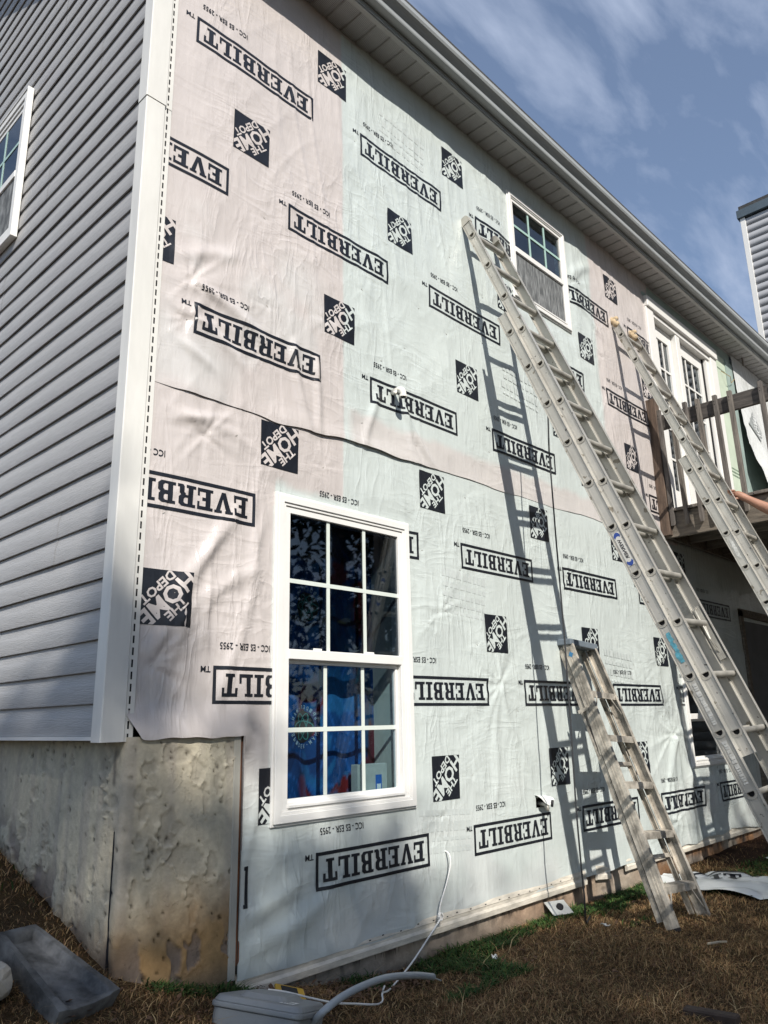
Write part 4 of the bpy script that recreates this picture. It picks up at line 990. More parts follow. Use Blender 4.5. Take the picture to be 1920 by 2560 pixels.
# ---- drain elbow of white pipe through the wrap
def elbow():
    c = Vector((1.700, -0.045, 2.905)); pts = [c+Vector((0, 0.02, 0)), c+Vector((0, -0.03, 0))]
    for a in np.linspace(0, math.pi/2, 8): pts.append(c+Vector((0, -0.03-0.032*math.sin(a), -0.032+0.032*math.cos(a))))
    pts.append(pts[-1]+Vector((0, 0, -0.022)))
    e = MB().tube(pts, 0.0195, 14).build('drain_elbow', pvc, house, smooth=True)
    MB().tube([pts[-1]+Vector((0, 0, 0.012)), pts[-1]+Vector((0, 0, -0.001))], 0.0235, 14).build('elbow_collar', pvc, e, smooth=False)
    MB().tube([pts[-1]+Vector((0, 0, -0.0008)), pts[-1]+Vector((0, 0, -0.0022))], 0.0165, 14).build('pipe_bore', hole_blk, e)
elbow()
# ---- hose tap behind a torn flap of the wrap
tp = empty('hose_tap', (2.99, 0, 0.49)); tp.parent = house; tp.location = (2.99, 0, 0.49); WLOC[tp] = Vector((2.99, 0, 0.49))
MB().tube([(2.985, 0.03, 0.49), (2.985, -0.05, 0.49), (2.985, -0.065, 0.475), (2.985, -0.068, 0.45)], [.012, .012, .013, .011], 10).build('spout', alum_d, tp, smooth=True)
MB().tube([(3.00, -0.045, 0.50), (3.03, -0.075, 0.492)], 0.006, 8).build('stem', alum_d, tp); MB().tube([(3.028, -0.07, 0.492), (3.034, -0.082, 0.490)], 0.022, 12).build('hand_wheel', black_rub, tp)
MB().box(2.94, 3.035, 0.02, 0.03, 0.45, 0.54).build('cavity', hole_blk, tp)
fl = MB(); nn = 10
for i in range(nn+1):
    u = i/nn; x = 2.928+u*0.125
    fl.v += [(x, -0.012, 0.545-0.01*u), (x, -0.035, 0.543-0.012*u-0.006*math.sin(u*3.1)), (x, -0.065, 0.527-0.018*math.sin(u*math.pi)), (x, -0.080, 0.512-0.026*math.sin(u*math.pi))]
for i in range(nn):
    for k in range(3): fl.f.append((i*4+k, (i+1)*4+k, (i+1)*4+k+1, i*4+k+1))
fl.build('wrap_flap', M('white_wrap_flap', (0.72, 0.73, 0.71), 0.4, var=0.03), tp, smooth=True)

# ------------------------------------------------------------------ deck
XD = 5.30
deck = empty('deck', (XD, -1.3, 2.6), 'weathered wooden deck with dark rail and cut balusters outside the upper patio doors', 'deck')
YF = -3.6; XR = 9.6  # unseen outer part drawn out further to deepen the shade below
MB().box(XD, XD+0.038, YF, -0.02, 2.565, 2.795).build('band_joist', wood_band, deck, bevel=0.003)
MB().box(XD, XR, YF-0.04, YF-0.002, 2.565, 2.795).build('band_joist', wood_band, deck, bevel=0.003)
MB().box(XD+0.04, XR, -0.075, -0.035, 2.565, 2.79).build('ledger', wood_band, deck)
jm = MB().box(0, 0.038, YF, -0.08, 2.58, 2.79).mesh('joist', wood_band)
x = XD+0.42
while x < XR: link('joist', jm, deck, (x, 0, 0)); x += 0.406
for i in range(26):
    y = YF-0.02+i*0.1385
    bz = 2.797+random.uniform(0, .003)
    MB().box(XD-0.03+random.uniform(-.006, .006), XR+0.02, y, y+0.134, bz, bz+0.028).build('deck_board', wood_lt, deck, bevel=0.003)
MB().box(XD-0.055, XD+0.035, -0.105, -0.015, 2.58, 3.91).build('post', M('stained_post_wood', (0.115, 0.078, 0.056), 0.75, var=0.45, scale=6, bump=0.3, bscale=25, stretch=(6, 6, .8)), deck, bevel=0.004)
MB().box(XD+0.003, XD+0.041, YF, -0.012, 3.600, 3.745).build('top_rail', wood_rail, deck, bevel=0.003)
MB().box(XD+0.036, XR, YF-0.05, YF-0.012, 3.600, 3.745).build('top_rail', wood_rail, deck, bevel=0.003)
for (x, y) in ((XD-.05, YF-.03), (XR-.09, YF-.03)):
    MB().box(x, x+0.09, y-.02, y+.07, -0.3, 3.91).build('post', wood_dk, deck, bevel=0.004)
tops = [(-0.118, -0.132), (-0.240, -0.262), (-0.368, -0.394), (-0.484, -0.52), (-0.640, -0.655), (-0.770, -0.780), (-1.030, -1.035), (-1.16, -1.16), (-1.29, -1.29), (-1.42, -1.42)]
for i, (yt, yb) in enumerate(tops):
    zt = 3.78+random.uniform(-.012, .012); zb = 2.655+random.uniform(-.012, .012); hw = 0.019
    b = MB(); xa, xb = XD-0.038, XD-0.001
    b.add([(xa, yb-hw, zb), (xb, yb-hw, zb+0.03), (xb, yb+hw, zb+0.03), (xa, yb+hw, zb), (xa, yt-hw, zt), (xb, yt-hw, zt), (xb, yt+hw, zt), (xa, yt+hw, zt)], [(3, 2, 1, 0), (4, 5, 6, 7), (0, 1, 5, 4), (1, 2, 6, 5), (2, 3, 7, 6), (3, 0, 4, 7)])
    o = b.build('baluster', wood_lt if i % 2 else wood_dk, deck, bevel=0.003)
    for zz in (zt-.06, zt-.09): MB().tube([(xa-.0015, yt+.004, zz), (xa+.004, yt+.004, zz)], .0045, 6).build('nail_head', hole_blk, o)
# things dim under the deck: a door opening with boards
MB().box(7.0, 7.9, -0.03, 0.02, -0.05, 1.95).build('lower_door', M('dim_grey_door', (0.12, 0.12, 0.12), 0.6), house, bevel=0.004)
MB().box(6.9, 6.98, -0.04, 0.02, -0.05, 2.05).build('door_casing', wood_band, house); MB().box(6.9, 8.0, -0.04, 0.02, 1.99, 2.07).build('door_casing', wood_band, house)

# ------------------------------------------------------------------ ladders
def d_outline(n=20, w=0.0212, flat=0.35):
    """D shape, flat side up: (across slope, along slope)"""
    pts = []
    for i in range(n):
        a = 2*math.pi*i/n+math.pi/n
        x, y = math.cos(a), math.sin(a)
        x = math.copysign(abs(x)**0.9, x); y = max(-1.0, min(y, flat))
        pts.append((x*w, y*w*0.95))
    return pts
DO = d_outline()
def ladder(name, label, P0, D, c, n, offs, Wf, fly_top, base_top, nfly, group, pads, foot_z, mark_i, plate_slots):
    """P0: first rung end of the fly on its left rail outer face. offs = base offset (along, n, c)"""
    P0, D, c, n = map(Vector, (P0, D, c, n)); u = -D
    PB = P0+D*offs[0]+n*offs[1]+c*offs[2]; Wb = Wf-2*offs[2]
    sb = (foot_z-PB.z)/D.z           # distance down from base hole 0 to the ground
    root = empty(name, PB+D*sb+c*Wb/2, label, 'ladder', group)
    SPC = 0.3048
    def rail(O, W, side, top, bottom, depth, holes, nm='rail'):
        """O: first hole centre on the left outer face. side 0 left, 1 right. top/bottom along D (negative up)"""
        b = MB(); th = 0.003; fl = 0.013
        cx = 0.0 if side == 0 else W
        sgn = 1 if side == 0 else -1      # inward direction
        hd = depth/2
        # web with D holes, cell by cell
        cuts = [top]+[s for s in np.arange(math.ceil((top+.15)/SPC-.5)*SPC+SPC/2, bottom-.1, SPC)]+[bottom]
        hs = sorted(holes)
        def Pt(s, a, m): return O+D*s+c*(cx+sgn*a)+n*m
        for i in range(len(cuts)-1):
            a0, a1 = cuts[i], cuts[i+1]; hc = [h for h in hs if a0 < h < a1]
            if not hc:
                b.add([Pt(s, 0, m) for s, m in ((a0, -hd), (a0, hd), (a1, hd), (a1, -hd))], [(0, 1, 2, 3)]); continue
            h = hc[0]; k = len(DO); q0, q1 = max(a0, h-hd), min(a1, h+hd)
            for (e0, e1) in ((a0, q0), (q1, a1)):
                if e1-e0 > 1e-5: b.add([Pt(s, 0, m) for s, m in ((e0, -hd), (e0, hd), (e1, hd), (e1, -hd))], [(0, 1, 2, 3)])
            inner = [(h-y, x) for x, y in DO]; outer = []
            for q in range(k):
                a = 2*math.pi*q/k+math.pi/k; ds, dm = -math.sin(a), math.cos(a)
                t = min((q1-h)/ds if ds > 1e-6 else 9e9, (q0-h)/ds if ds < -1e-6 else 9e9, hd/abs(dm) if abs(dm) > 1e-6 else 9e9); outer.append([h+ds*t, dm*t])
            for R0 in ((q0, -hd), (q0, hd), (q1, hd), (q1, -hd)):
                jn = min(range(k), key=lambda q: (outer[q][0]-R0[0])**2+(outer[q][1]-R0[1])**2); outer[jn] = list(R0)
            vs = [Pt(s, 0, m) for s, m in inner]+[Pt(s, 0, m) for s, m in outer]
            b.add(vs, [(q, (q+1) % k, k+(q+1) % k, k+q) for q in range(k)])
        # inner face plate is the same web; flanges
        for m in (-hd, hd):
            s2 = 1 if m > 0 else -1
            b.obox(O+c*cx, D, c*sgn, n, top, bottom, -0.006, 0.024, m-(0.0016 if s2 > 0 else 0.0), m+(0.0016 if s2 < 0 else 0.0)+(0.0 if s2 < 0 else 0.0016))
            for mm in (0.010, 0.015): b.obox(O+c*cx, D, c*sgn, n, top, bottom, -0.002, 0.0015, m-s2*mm-0.0012, m-s2*mm+0.0012)
        return b.build(nm, alum, root, fix=False)
    fly_holes = [i*SPC for i in range(nfly)]
    fly_bot = (nfly-1)*SPC+0.12
    rail(P0, Wf, 0, -fly_top, fly_bot, 0.066, fly_holes); rail(P0, Wf, 1, -fly_top, fly_bot, 0.066, fly_holes)
    nb = int((sb-0.1)/SPC)+1; base_holes = [i*SPC for i in range(nb)]
    rail(PB, Wb, 0, -base_top, sb-0.03, 0.072, base_holes); rail(PB, Wb, 1, -base_top, sb-0.03, 0.072, base_holes)
    # rungs: D tubes, shared meshes
    up_n = (n*0.0+Vector((0, 0, 1)))
    # rung section axes: flat side level -> local up is vertical
    vz = (Vector((0, 0, 1))-c*c.z).normalized(); vy = c.cross(vz)
    def rung_mesh(W):
        b = MB(); k = len(DO)
        ax, az = n, u
        def ringp(x, sc): return [c*x+ax*(p[0]*sc)+az*(p[1]*sc) for p in DO]
        xs = [-0.006, 0.001, 0.001, W-0.001, W-0.001, W+0.006]; scs = [1.0, 1.0, 0.985, 0.985, 1.0, 1.0]
        V = []
        for x, s in zip(xs, scs): V += ringp(x, s)
        for x in (W+0.006, -0.006): V += ringp(x, 0.88)
        Fs = []
        for r in range(7):
            for q in range(k): Fs.append((r*k+q, r*k+(q+1) % k, (r+1)*k+(q+1) % k, (r+1)*k+q))
        for q in range(k): Fs.append((7*k+q, 7*k+(q+1) % k, (q+1) % k, q))
        b.add(V, Fs)
        # tread ribs on the flat top
        for m in (-0.012, 0.0, 0.012): b.obox((0, 0, 0), c, ax, az, 0.006, W-0.006, m-.0022, m+.0022, 0.0064, 0.0084)
        # collars
        for x0c, x1c in ((-0.0045, -0.0005), (W+0.0005, W+0.0045)):
            vs = [c*x0c+ax*(p[0]*1.46)+az*(p[1]*1.46) for p in DO]+[c*x0c+ax*(p[0]*1.02)+az*(p[1]*1.02) for p in DO]+[c*x1c+ax*(p[0]*1.46)+az*(p[1]*1.46) for p in DO]
            b.add(vs, [(q, (q+1) % k, k+(q+1) % k, k+q) for q in range(k)]+[(q, (q+1) % k, 2*k+(q+1) % k, 2*k+q) for q in range(k)])
        return b.mesh('rung', alum_d, fix=False)
    mf, mb = rung_mesh(Wf), rung_mesh(Wb)
    bore = MB(); k = len(DO)
    bore.add([c*0.012+n*(p[0]*.9)+u*(p[1]*.9) for p in DO], [tuple(range(k))]); bm_ = bore.mesh('rung_bore_shade', hole_blk, fix=False)  # black disc paints the shade inside the hollow rung
    for holes, OO, me in ((fly_holes, P0, mf), (base_holes, PB, mb)):
        for s in holes:
            r = link('rung', me, root, OO+D*s); link('rung_bore_shade', bm_, r, OO+D*s)
    # caps, feet, locks
    for side in (0, 1):
        cx = -0.002 if side == 0 else Wf-0.026
        if pads:
            q = MB(); 
            ctr = P0+u*(fly_top-.01)+c*(cx+0.014)
            for (du, dn, dc, rr) in ((0.0, 0.0, 0, .034), (0.035, .012, .004, .030), (-0.04, -.01, -.004, .033), (0.02, -.022, .006, .026)):
                p = ctr+u*du+n*dn+c*dc
                q.tube([p-n*.026, p-n*.01, p+n*.012, p+n*.028], [rr*.5, rr*.92, rr, rr*.55], 9)
            q.build('rail_padding', cloth_pad, root, smooth=True)
        else:
            pr = [(-0.036, -0.04), (0.036, -0.04)]+[(0.036*math.cos(a), 0.026*math.sin(a)) for a in np.linspace(0, math.pi, 8)]
            q = MB().extrude(pr, P0+u*fly_top+c*(cx-.003), P0+u*fly_top+c*(cx+.031), n, u); q.build('end_cap', alum_d if side else alum_d, root)
        fx = -0.012 if side == 0 else Wb-0.03
        ft = PB+D*sb+c*fx
        MB().obox(ft, c, n, Vector((0, 0, 1)), 0, 0.045, -0.06, 0.06, -0.01, 0.018).build('foot', black_rub, root, bevel=0.004)
        MB().obox(PB+D*(sb-.16)+c*(fx+.018), D, c, n, 0, 0.15, 0, .006, -.03, .03).build('foot_bracket', alum_d, root)
    # rung lock: a braced bracket on the inner side of the right fly rail, low down
    lk = P0+D*((nfly-3)*SPC)+c*(Wf-0.006)
    b = MB(); b.tube([lk+u*.03, lk-c*.05+D*.10, lk+D*.20, lk+u*.03], .006, 6); b.tube([lk-c*.05+D*.10, lk-c*.05+u*.07, lk+u*.10], .006, 6); b.obox(lk, D, c, n, -.10, .22, -.012, -.006, -.02, .02)
    b.build('rung_lock', alum_d, root)
    b = MB(); lk2 = P0+D*((nfly-3)*SPC)+c*0.006; b.obox(lk2, D, c, n, -.10, .22, .006, .012, -.02, .02); b.build('rung_lock', alum_d, root)
    # stickers on the base's left rail outer face
    def flat(nm, polys, s0, m0, mat, par, off):
        bb = MB()
        for vs, fs in polys: bb.add([PB+D*(s0+p[0])-c*(0.0031+off)+n*(m0+p[1]) for p in vs], [tuple(f) for f in fs])
        return bb.build(nm, mat, par, fix=False)
    s0 = mark_i*SPC+SPC*0.5
    ov = []
    E2 = lambda a, b_, k=20: [(a*math.cos(2*math.pi*i/k), b_*math.sin(2*math.pi*i/k)) for i in range(k)]
    st = flat('brand_sticker', [([(-.105, -.021), (.105, -.021), (.105, .021), (-.105, .021)], [(0, 1, 2, 3)])], s0, 0, M('silver_sticker', (0.62, 0.61, 0.57), 0.4, var=0.06), root, .0002)
    cres = []
    for sg in (-1, 1):
        k = 12; A = [(sg*(.105-.028*(1-math.cos(a))*1.0), .021*math.sin(a)) for a in np.linspace(-1.35, 1.35, k)]; Bq = [(sg*(.082-.02*(1-math.cos(a))), .017*math.sin(a)) for a in np.linspace(-1.1, 1.1, k)]
        flat('sticker_swoosh', [(A+Bq, [(i, i+1, k+i+1, k+i) for i in range(k-1)])], s0, 0, blue_ink, st, .0008)
    vs, fs = text_fit('WERNER', .125, .020, 0.03); vs = vs*np.array([1, -1]); flat('sticker_lettering', [(np.stack([vs[:, 0], -vs[:, 1]], 1)*np.array([1, 1]), fs)], s0, 0, print_ink, st, .0008)
    for (i, mt, sh) in plate_slots:
        s1 = i*SPC+SPC*.5; rr = random.Random(i+3); P = []
        if sh == 'long':
            P = []; t = -.105
            while t < .105:
                w = rr.uniform(.006, .022); P.append(([(t, -.016+rr.uniform(0, .006)), (t+w, -.016+rr.uniform(0, .006)), (t+w, .014-rr.uniform(0, .008)), (t, .014-rr.uniform(0, .006))], [(0, 1, 2, 3)])); t += w+rr.uniform(.001, .006)
        else:
            t = -.09
            while t < .06:
                w = rr.uniform(.012, .03); P.append(([(t, -.018+rr.uniform(0, .014)), (t+w, -.018+rr.uniform(0, .010)), (t+w, .018-rr.uniform(0, .012)), (t, .018-rr.uniform(0, .012))], [(0, 1, 2, 3)])); t += w
        flat('worn_sticker', P, s1, 0, mt, root, .0003)
    # a shiny embossed plate on the inner right fly rail
    return root, PB, P0, D, c, n, Wf, Wb
D1, c1, n1_ = (0.043, -0.359, -0.932), (0.999, 0.015, 0.040), (0.0, 0.933, -0.360)
def ortho(D):
    D = Vector(D).normalized(); c = Vector((1, 0, 0)); c = (c-D*D.x).normalized(); n = c.cross(-D); n = n if n.y > 0 else -n
    return D, c, n
D1, c1, n1_ = ortho(D1)
LG = 'aluminium extension ladders leaning on the wrapped wall'
PB1 = Vector((2.494, -.096, 4.340))+D1*.8908+n1_*.069
L1 = ladder('extension_ladder', 'long aluminium extension ladder with bare rail tips, leaning beside the upper sash window', (2.494, -.096, 4.340), D1, c1, n1_, (0.8908, 0.070, -0.027), 0.385, 0.155, 0.15, 13, LG, False,
            float(gz(2.66, -1.80))+0.012, 5, [(7, teal_ink, 'blob'), (8, pale_ink, 'long'), (9, pale_ink, 'long')])
D2, c2, n2_ = ortho((-0.006, -0.359, -0.933))
L2 = ladder('extension_ladder', 'paint spattered aluminium extension ladder with tan cloth padding tied round its rail tips', (4.706, -.099, 4.376), D2, c2, n2_, (1.4997, 0.071, -0.028), 0.385, 0.175, 0.13, 13, LG, True,
            float(gz(4.68, -1.80))+0.012, 4, [(7, pale_ink, 'long'), (2, pale_ink, 'blob')])
# embossed pale plates on the inner faces of the right rails
for (root, PB, P0, D, c, n, Wf, Wb), s in ((L1, 1.0), (L2, 1.25)):
    b = MB(); rr = random.Random(4); t = -.12
    while t < .12:
        w = rr.uniform(.008, .02); b.obox(PB+D*(s+1.55*.3048*2)+c*(Wb-.0045), D, c, n, t, t+w, -.0008, .0, -.02, .02); t += w+.004
    b.build('worn_plate', pale_ink, root, fix=False)

# ---- folded step ladder leaning on the wall
def step_ladder():
    D = Vector((-0.055, -0.352, -0.934)).normalized(); c = Vector((1, 0, 0)); c = (c-D*D.x).normalized(); n = c.cross(-D); n = n if n.y > 0 else -n; u = -D
    foot_n = Vector((3.163, -0.727, -0.170)); step1 = Vector((3.313, -0.216, 1.184)); 
    topw, botw = 0.325, 0.455; Lr = 1.72
    # centre line of the front frame, from the foot upwards
    root0 = foot_n+c*(botw/2)
    cap_c = Vector((3.356, -0.080, 1.515))+c*(topw/2)
    u = (cap_c-root0).normalized(); Lr = (cap_c-root0).length; c = (Vector((1, 0, 0))-u*u.x).normalized(); n = c.cross(u); n = n if n.y > 0 else -n
    root = empty('step_ladder', root0, 'weathered aluminium folding step ladder leaning closed against the wrapped wall', 'ladder')
    def P(s, a, m): return root0+u*s+c*a+n*m
    half = lambda s: (botw+(topw-botw)*s/Lr)/2
    def rail(side, m0, m1, s0, s1, flange, inset, mat, nm):
        b = MB(); a0, a1 = side*(half(s0)-inset), side*(half(s1)-inset); t = 0.003
        def seg(ma, mb_, ta, tb):
            vs = [P(s0, a0+side*ta, ma), P(s0, a0+side*tb, ma), P(s0, a0+side*tb, mb_), P(s0, a0+side*ta, mb_), P(s1, a1+side*ta, ma), P(s1, a1+side*tb, ma), P(s1, a1+side*tb, mb_), P(s1, a1+side*ta, mb_)]
            b.add(vs, [(3, 2, 1, 0), (4, 5, 6, 7), (0, 1, 5, 4), (1, 2, 6, 5), (2, 3, 7, 6), (3, 0, 4, 7)])
        seg(m0, m1, -t, 0)
        seg(m0, m0+t, -flange, -t); seg(m1-t, m1, -flange, -t)
        w = m1-m0
        for f in (.34, .42, .58, .66): seg(m0+w*f-.0016, m0+w*f+.0016, -t-.0015, .0018)
        return b.build(nm, mat, root)
    for sd in (-1, 1):
        rail(sd, -0.035, 0.040, 0.0, Lr-.01, 0.026, 0.0, step_alum, 'front_rail')
        rail(sd, 0.052, 0.086, 0.06, Lr-.01, 0.018, 0.012, step_alum, 'rear_rail')
    # treads: level boards between the front rails
    v_up = Vector((0, 0, 1)); fwd = c.cross(v_up); fwd = (fwd if fwd.y < 0 else -fwd).normalized()
    s_first = (step1-foot_n).dot(u)
    for i in range(5):
        s = s_first-i*0.3048; h = half(s)-0.004
        b = MB(); O = P(s, 0, 0)
        b.obox(O, c, fwd, v_up, -h, h, -0.045, 0.040, -0.004, 0.0); b.obox(O, c, fwd, v_up, -h, h, 0.036, 0.040, -0.040, -0.004); b.obox(O, c, fwd, v_up, -h, h, -0.045, -0.041, -0.030, -0.004)
        for q in range(5): b.obox(O, c, fwd, v_up, -h, h, -0.038+q*.016, -0.033+q*.016, 0.0, 0.0018)
        b.build('tread', step_alum, root)
        if i in (0, 4):
            for sd in (-1, 1):
                b = MB(); b.tube([O+c*sd*(h-.10)+fwd*.03-v_up*.01, P(s-.17, sd*(half(s-.17)-.008), -.02)], .005, 6); b.build('knee_brace', step_alum, root)
    for s in (s_first-0.47, s_first-1.05):
        h = half(s)-.02; MB().obox(P(s, 0, .068), c, n, u, -h, h, -.014, .014, -.012, .012).build('rear_crossbar', step_alum, root)
    for sd in (-1, 1):
        b = MB(); s = s_first-.12; a = sd*(half(s)+.004)
        b.obox(P(s, a, .03), (P(s-.34, a, .05)-P(s, a, .03)).normalized(), c, n, 0, .30, -.002, .002, -.010, .010); b.obox(P(s, a, .07), (P(s-.34, a, .07)-P(s, a, .07)).normalized(), c, n, 0, .26, -.002+sd*.005, .002+sd*.005, -.008, .008)
        b.obox(P(s+.005, a, .045), n, c, u, -.03, .05, -.004, .004, -.012, .012)
        b.build('spreader', step_alum, root)
        MB().obox(P(0, sd*(half(0)-.012), 0), c, n, u, -.016, .016, -.036, .042, -.006, .012).build('foot', black_rub, root)
    cap_m = M('slate_cap_plastic', (0.16, 0.19, 0.22), 0.45, var=0.12, scale=14)
    cw = topw/2+0.016
    b = MB(); O = P(Lr, 0, 0.02)
    b.obox(O, c, fwd, v_up, -cw, cw, -0.075, 0.060, -0.012, 0.030); cp_ = b.build('top_cap', cap_m, root, bevel=0.006, seg=2)
    b = MB(); b.obox(O, c, fwd, v_up, -cw*.5, cw*.6, -.05, .045, .0302, .033); b.build('tool_slot', M('dark_cap_recess', (0.06, 0.07, 0.08), 0.5), cp_)
    q = MB(); tri = [(0, 0), (.020, .022), (0, .044), (-.020, .022)]; q.add([P(Lr-.115+p[1], -half(Lr-.1)-.0025, .0+p[0]) for p in tri], [(0, 1, 2, 3)]); q.build('blue_sticker', M('blue_diamond_sticker', (0.04, 0.17, 0.33), 0.4), root, fix=False)
step_ladder()

# ------------------------------------------------------------------ rope, cables
rp_pts = [(2.70, -0.50, 3.18), (2.76, -0.47, 3.12), (2.785, -0.42, 3.0), (2.79, -0.40, 2.7), (2.788, -0.40, 2.1), (2.795, -0.40, 1.5), (2.785, -0.40, 1.0), (2.77, -0.40, 0.5), (2.775, -0.40, 0.18), (2.80, -0.39, 0.02), (2.84, -0.36, -0.10), (2.95, -0.30, -0.148), (3.10, -0.24, -0.145)]
rope = MB().tube(rp_pts, 0.0052, 7).build('ladder_rope', M('dark_rope', (0.03, 0.032, 0.036), 0.7, var=0.3, scale=200), None, smooth=True)
tag(rope, 'thin dark rope hanging from a ladder rung down in front of the wrap', 'rope')
wc = [(2.045, 0.01, 0.330), (2.04, -0.035, 0.318), (2.035, -0.05, 0.27), (1.99, -0.055, 0.18), (1.94, -0.055, 0.10), (1.925, -0.055, 0.055), (1.93, -0.058, 0.025), (1.915, -0.062, 0.018), (1.80, -0.09, -0.03), (1.62, -0.13, -0.105), (1.44, -0.19, -0.140),
      (1.32, -0.26, -0.13), (1.24, -0.30, -0.115), (1.22, -0.32, -0.135), (1.16, -0.34, -0.13), (1.02, -0.36, -0.09), (0.90, -0.38, -0.055), (0.80, -0.37, -0.02), (0.68, -0.33, 0.025), (0.60, -0.33, 0.05)]
def smooth_pts(P, k=4):
    P = [Vector(p) for p in P]; out = []
    for i in range(len(P)-1):
        p0, p1, p2, p3 = P[max(i-1, 0)], P[i], P[i+1], P[min(i+2, len(P)-1)]
        for j in range(k):
            t = j/k; out.append(0.5*((2*p1)+(p2-p0)*t+(2*p0-5*p1+4*p2-p3)*t*t+(3*p1-p0-3*p2+p3)*t**3))
    return out+[P[-1]]
cab = empty('white_cable', (1.44, -0.19, -0.14), 'thin white cable running from the wrap over the starter strip to the grey box', 'cable')
MB().tube(smooth_pts(wc), 0.0042, 7).build('cable_run', white_cab, cab, smooth=True)
kn = MB()
for i in range(3):
    a = i*2.1; kn.tube([Vector((1.925, -0.06, 0.032))+Vector((math.cos(a+t)*.014, math.sin(t*2)*.006, math.sin(a+t)*.017)) for t in np.linspace(0, 5.5, 12)], .004, 6)
kn.tube([(1.24, -0.30, -0.112), (1.255, -0.30, -0.09), (1.235, -0.31, -0.098)], .004, 6)
kn.build('cable_knot', white_cab, cab, smooth=True)

# ------------------------------------------------------------------ grey box with conduit
def utility_box():
    O = Vector((0.535, -0.405, -0.062)); ang = math.radians(-62)
    ex = Vector((math.cos(ang), math.sin(ang), 0.0)).normalized(); ey = Vector((-math.sin(ang), math.cos(ang), 0.0)); 
    tilt = Vector((0.25, 0.05, 1)).normalized(); ez = tilt; ex = (ex-ez*ex.dot(ez)).normalized(); ey = ez.cross(ex)
    root = empty('utility_box', O, 'grey plastic utility box lying in the grass with a bent conduit pipe', 'utility box')
    def rounded(w, d, h0, h1, r, inset=0.0, k=5):
        P = []
        for (sx, sy_, a0) in ((1, 1, 0), (-1, 1, 90), (-1, -1, 180), (1, -1, 270)):
            for i in range(k):
                a = math.radians(a0+90*i/(k-1)); P.append((sx*(w/2-r)+r*math.cos(a), sy_*(d/2-r)+r*math.sin(a)))
        n = len(P); vs = [O+ex*p[0]+ey*p[1]+ez*h0 for p in P]+[O+ex*p[0]*(1-inset/w*2)+ey*p[1]*(1-inset/d*2)+ez*h1 for p in P]
        return vs, [(i, (i+1) % n, n+(i+1) % n, n+i) for i in range(n)]+[tuple(reversed(range(n))), tuple(range(n, 2*n))]
    b = MB(); b.add(*rounded(0.335, 0.27, -0.03, 0.072, 0.03)); b.build('case', grey_plast, root)
    b = MB(); b.add(*rounded(0.352, 0.287, 0.074, 0.092, 0.034)); b.add(*rounded(0.345, 0.28, 0.092, 0.112, 0.034, 0.012)); b.build('lid', grey_plast, root, bevel=0.005, seg=2)
    b = MB(); b.add(*rounded(0.20, 0.19, 0.110, 0.128, 0.03, 0.02)); b.build('lid_dome', grey_plast, root, bevel=0.004, seg=2)
    q = MB(); a0 = O+ex*0.095-ey*0.075+ez*0.1135
    q.obox(a0, ex, ey, ez, -.020, .032, -.032, .030, 0, .0006); s = q.build('sticker', sticker_w, root)
    q = MB()
    for i in range(4): q.obox(a0, ex, ey, ez, -.012+i*.010, -.008+i*.010, -.022, .012+.004*(i % 2), .0007, .0011)
    q.build('sticker_print', print_ink, s)
    # conduit
    cp_ = smooth_pts([O+ex*0.15+ey*0.03+ez*0.04, (0.63, -0.605, 0.028), (0.74, -0.585, 0.045), (0.87, -0.56, 0.046), (1.03, -0.515, 0.028), (1.18, -0.475, -0.003), (1.33, -0.43, -0.042), (1.47, -0.39, -0.085)], 5)
    pp = MB().tube(cp_, 0.0135, 12).build('conduit_pipe', grey_pipe, root, smooth=True)
    e = Vector(cp_[-1]); t = (Vector(cp_[-1])-Vector(cp_[-2])).normalized()
    MB().tube([e-t*.004, e+t*.001], .0145, 12).build('pipe_rim', grey_pipe, pp); MB().tube([e+t*.0012, e+t*.0018], .011, 12).build('pipe_bore', hole_blk, pp)
    MB().tube([e-t*.03, e+t*.09-Vector((0, 0, .012))], .003, 6).build('pull_wire', grey_pipe, pp)
utility_box()
# ---- yellow and black battery pack behind it
bt = empty('battery_pack', (0.80, -0.14, -0.05), 'yellow and black power tool battery pack lying behind the grey box', 'battery')
O = Vector((0.80, -0.20, -0.065)); ex = Vector((0.86, -0.45, -0.22)).normalized(); ez = Vector((0.15, -0.35, 1)).normalized(); ex = (ex-ez*ex.dot(ez)).normalized(); ey = ez.cross(ex)
MB().obox(O, ex, ey, ez, -.055, .055, -.04, .04, -.03, .028).build('pack_body', black_rub, bt, bevel=0.006, seg=2)
MB().obox(O, ex, ey, ez, -.062, .062, -.046, .046, .0285, .042).build('yellow_top', yellow_p, bt, bevel=0.005, seg=2)
MB().obox(O, ex, ey, ez, -.040, .030, -.034, .030, .0422, .046).build('black_inset', black_rub, bt, bevel=0.002)
MB().obox(O, ex, ey, ez, .040, .060, -.044, .044, -.03, .0282).build('yellow_end', yellow_p, bt, bevel=0.004)
MB().tube([O-ex*.15+ey*.02-ez*.012, O-ex*.10+ey*.02+ez*.0], [.014, .017], 10).build('yellow_knob', yellow_p, bt, smooth=True)

